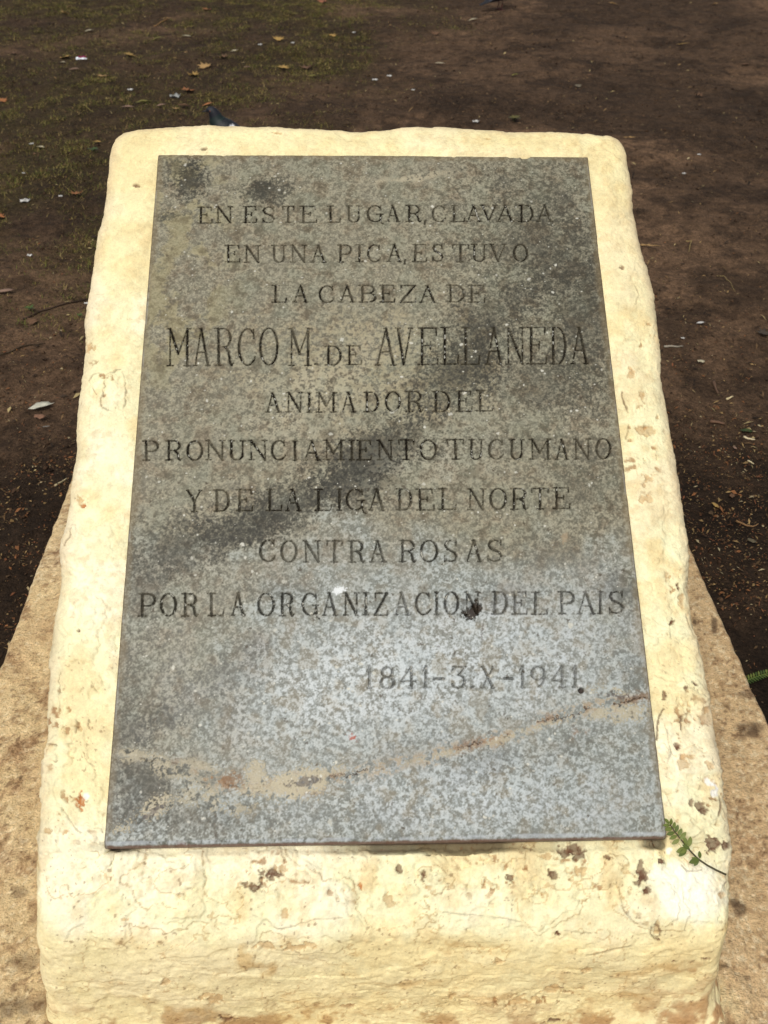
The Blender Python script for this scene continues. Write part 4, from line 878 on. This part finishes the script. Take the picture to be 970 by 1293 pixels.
# fern frond growing by the footing
g0 = ground_at(944, 866); g1 = ground_at(990, 858)
fr = empty('fern_frond', (g0[0], g0[1], 0.0)); tag(fr, 'bright green fern frond beside the right edge of the footing', 'fern')
dirx = (g1-g0)/np.linalg.norm(g1-g0)
ln_ = 0.075; pts = [dirx*ln_*q+np.array([0, 0, .02+.010*math.sin(q*2.2)]) for q in np.linspace(-.35, 1, 10)]
tube('stalk', pts, .0015, s2l(90, 110, 40), M_GREEN, fr, taper=.6)
perp = np.array([-dirx[1], dirx[0], 0])
for q in np.linspace(-.25, .97, 17):
    for s_ in (-1, 1):
        L = .013*(1-.55*max(q, 0)**2); o3 = dirx*ln_*q+np.array([0, 0, .021+.010*math.sin(q*2.2)])
        xa = perp*s_*.92+dirx*.35+np.array([0, 0, .12]); xa /= np.linalg.norm(xa); za = UPZ-xa*xa[2]; za /= np.linalg.norm(za); ya = np.cross(za, xa)
        V, f = leaflet(L, .0042, .1); V = V@np.array([xa, ya, za])+o3
        build('frond_leaflet', V, f, M_GREEN, fr, color=np.tile(np.array(random.choice([s2l(74, 94, 36), s2l(58, 78, 28), s2l(98, 108, 48)])), (len(V), 1)))
# fresh green leaf and tiny seedlings
g = ground_at(944, 543); o = leaf_mesh('green_leaf', OVAL, np.array(s2l(52, 66, 32)), 1.2, .02); o.data.materials[0] = M_GREEN
o.data.transform(Matrix.Diagonal((.021, .021, .02, 1))); put(o, g[0], g[1], None, 1.4); o.location.z += .004; tag(o, 'fresh dark green leaf on the earth at the right edge', 'leaf')
def seedling(px_, py_, n, L, lab, tones_=(s2l(62, 84, 34), s2l(74, 96, 40))):
    g = ground_at(px_, py_); e = empty('seedling', (g[0], g[1], float(ground_z(g[0], g[1])[0]))); tag(e, lab, 'seedling', 'seedlings in the bare earth')
    tube('stem', [(0, 0, -.004), (.001, .001, .008), (.002, 0, .014)], .0012, s2l(80, 96, 40), M_GREEN, e)
    for q in range(n):
        a = q*2.4+rng.uniform(-.3, .3); xa = np.array([math.cos(a), math.sin(a), .35]); xa /= np.linalg.norm(xa); za = UPZ-xa*xa[2]; za /= np.linalg.norm(za); ya = np.cross(za, xa)
        V, f = leaflet(L*rng.uniform(.7, 1.1), L*.45); V = V@np.array([xa, ya, za])+np.array([.001, 0, .008+.001*q])
        build('leaf_blade', V, f, M_GREEN, e, color=np.tile(np.array(random.choice(tones_)), (len(V), 1)))
seedling(38, 391, 6, .022, 'tiny green seedling beside the dark root on the left')
seedling(101, 402, 4, .016, 'tiny seedling close to the left side of the block')
seedling(649, 152, 9, .04, 'low olive tuft just behind the top edge of the block', (s2l(74, 72, 36), s2l(88, 82, 42)))
seedling(118, 190, 7, .03, 'green tuft beside the upper left corner of the block', (s2l(60, 76, 40), s2l(72, 80, 42)))

# ---- pigeons: one lofted body each (tail, rump, breast, neck, head, beak), legs as parts
def pigeon(name, loc, rz, pitch, lab, scale=1.0, white=True):
    # spine stations: x forward, z up, half width, half height, tone index
    st = [(-.190, .052, .016, .003, 0), (-.150, .062, .022, .005, 0), (-.110, .076, .030, .012, 0), (-.075, .092, .044, .030, 1), (-.035, .110, .056, .045, 1), (.005, .127, .060, .053, 1), (.040, .140, .056, .055, 2), (.062, .156, .044, .049, 2),
          (.076, .174, .034, .040, 3), (.084, .190, .028, .032, 3), (.092, .203, .0245, .0275, 4), (.102, .213, .0225, .024, 4), (.115, .216, .0175, .0175, 4), (.124, .213, .0100, .0105, 4), (.130, .209, .0045, .005, 5), (.142, .205, .003, .0032, 5), (.150, .201, .0012, .0013, 5)]
    A = np.array(st); k = 6; tt = np.linspace(0, len(A)-1, (len(A)-1)*k+1)
    S = np.stack([np.interp(tt, np.arange(len(A)), A[:, q]) for q in range(5)], 1)
    for q in range(4):                                       # smooth the stations
        z = S[:, q].copy(); z[2:-2] = (S[:-4, q]+S[1:-3, q]*2+S[2:-2, q]*3+S[3:-1, q]*2+S[4:, q])/9; S[:, q] = z
    tg = np.gradient(S[:, [0, 1]], axis=0); tg /= np.linalg.norm(tg, axis=1, keepdims=True)
    m = 28; V = []; C = []
    tones = [s2l(34, 36, 42), s2l(44, 48, 58), s2l(34, 40, 46), s2l(24, 44, 42), s2l(34, 36, 46), s2l(60, 60, 62)]
    for i in range(len(S)):
        for q in range(m):
            a = 2*math.pi*q/m; w_ = S[i, 2]*math.cos(a); h = S[i, 3]*math.sin(a)
            fold = 0.004*math.exp(-((math.sin(a)-.15)/.25)**2)*math.exp(-((S[i, 0]+.05)/.08)**2)    # folded wings stand out along the flanks
            V.append((S[i, 0]-tg[i, 1]*h, w_+math.copysign(fold, math.cos(a)), S[i, 1]+tg[i, 0]*h))
            c = np.array(tones[int(round(S[i, 4]))])
            if S[i, 0] < .02 and S[i, 0] > -.12 and math.sin(a) > -.35: c = np.array(s2l(36, 40, 54))*(.8+.4*(int(S[i, 0]*90) % 2))
            C.append(c*.6)
    V = np.array(V); C = np.array(C)
    n = len(S); f = gridf(n, m, True); k = len(V)
    V = np.concatenate([V, [[S[0, 0], 0, S[0, 1]], [S[-1, 0], 0, S[-1, 1]]]]); C = np.concatenate([C, C[:1], C[-1:]])
    a = np.arange(m); b = (a+1) % m
    f2 = np.stack([b, a, a*0+k], 1); f3 = np.stack([a+(n-1)*m, b+(n-1)*m, a*0+k+1], 1)
    if white:
        dd = np.hypot((V[:, 0]+.004)/.013, (V[:, 2]-.166)/.010); sel = (dd < 1) & (V[:, 1] > 0.015); C[sel] = s2l(230, 230, 232)
    e = empty(name, loc, rz); e.scale = (scale,)*3; tag(e, lab, 'pigeon', 'pigeons on the ground behind the block')
    piv = Matrix.Translation((0, 0, .1)) @ Matrix.Rotation(-pitch, 4, 'Y') @ Matrix.Translation((0, 0, -.1))
    bd_ = build('body', V, [f, f2, f3], M_FEATHER, e, color=C); bd_.data.transform(piv)
    for s_ in (-1, 1):
        V2 = []; 
        for q in range(5):
            for r in range(8): V2.append((.108+.0035*math.cos(2*math.pi*r/8)*math.cos(q*math.pi/8), s_*(.0188+.0026*math.sin(q*math.pi/8)), .2165+.0035*math.sin(2*math.pi*r/8)*math.cos(q*math.pi/8)))
        ey = build('eye', np.array(V2), gridf(5, 8, True), M_FEATHER, e, color=np.tile(np.array(s2l(110, 60, 30)), (40, 1))); ey.data.transform(piv)
        lg = tube('leg', [(.008, s_*.024, .085), (.014, s_*.025, .05), (.004, s_*.025, .022), (.004, s_*.025, .004)], .0045, s2l(84, 42, 38), M_FEATHER, e, taper=.3)
        for q, (tx, ty) in enumerate(((.04, 0), (.034, .016), (.034, -.016), (-.022, 0))):
            tube('toe', [(.004, s_*.025, .006), (.004+tx*.6, s_*.025+ty*.6, .006), (.004+tx, s_*.025+ty, .002)], .003, s2l(84, 42, 38), M_FEATHER, lg, taper=.5)
    return e
g = ground_at(294, 200)
pigeon('pigeon', (g[0], g[1], float(ground_z(g[0], g[1])[0])), math.pi-.12, .14, 'dark pigeon with a white wing spot standing just behind the top of the block', 1.0)
g = ground_at(630, 13)
pigeon('pigeon', (g[0], g[1], float(ground_z(g[0], g[1])[0])), .5, .0, 'blackish pigeon far back on the earth, cut off by the top edge', 1.0, False)
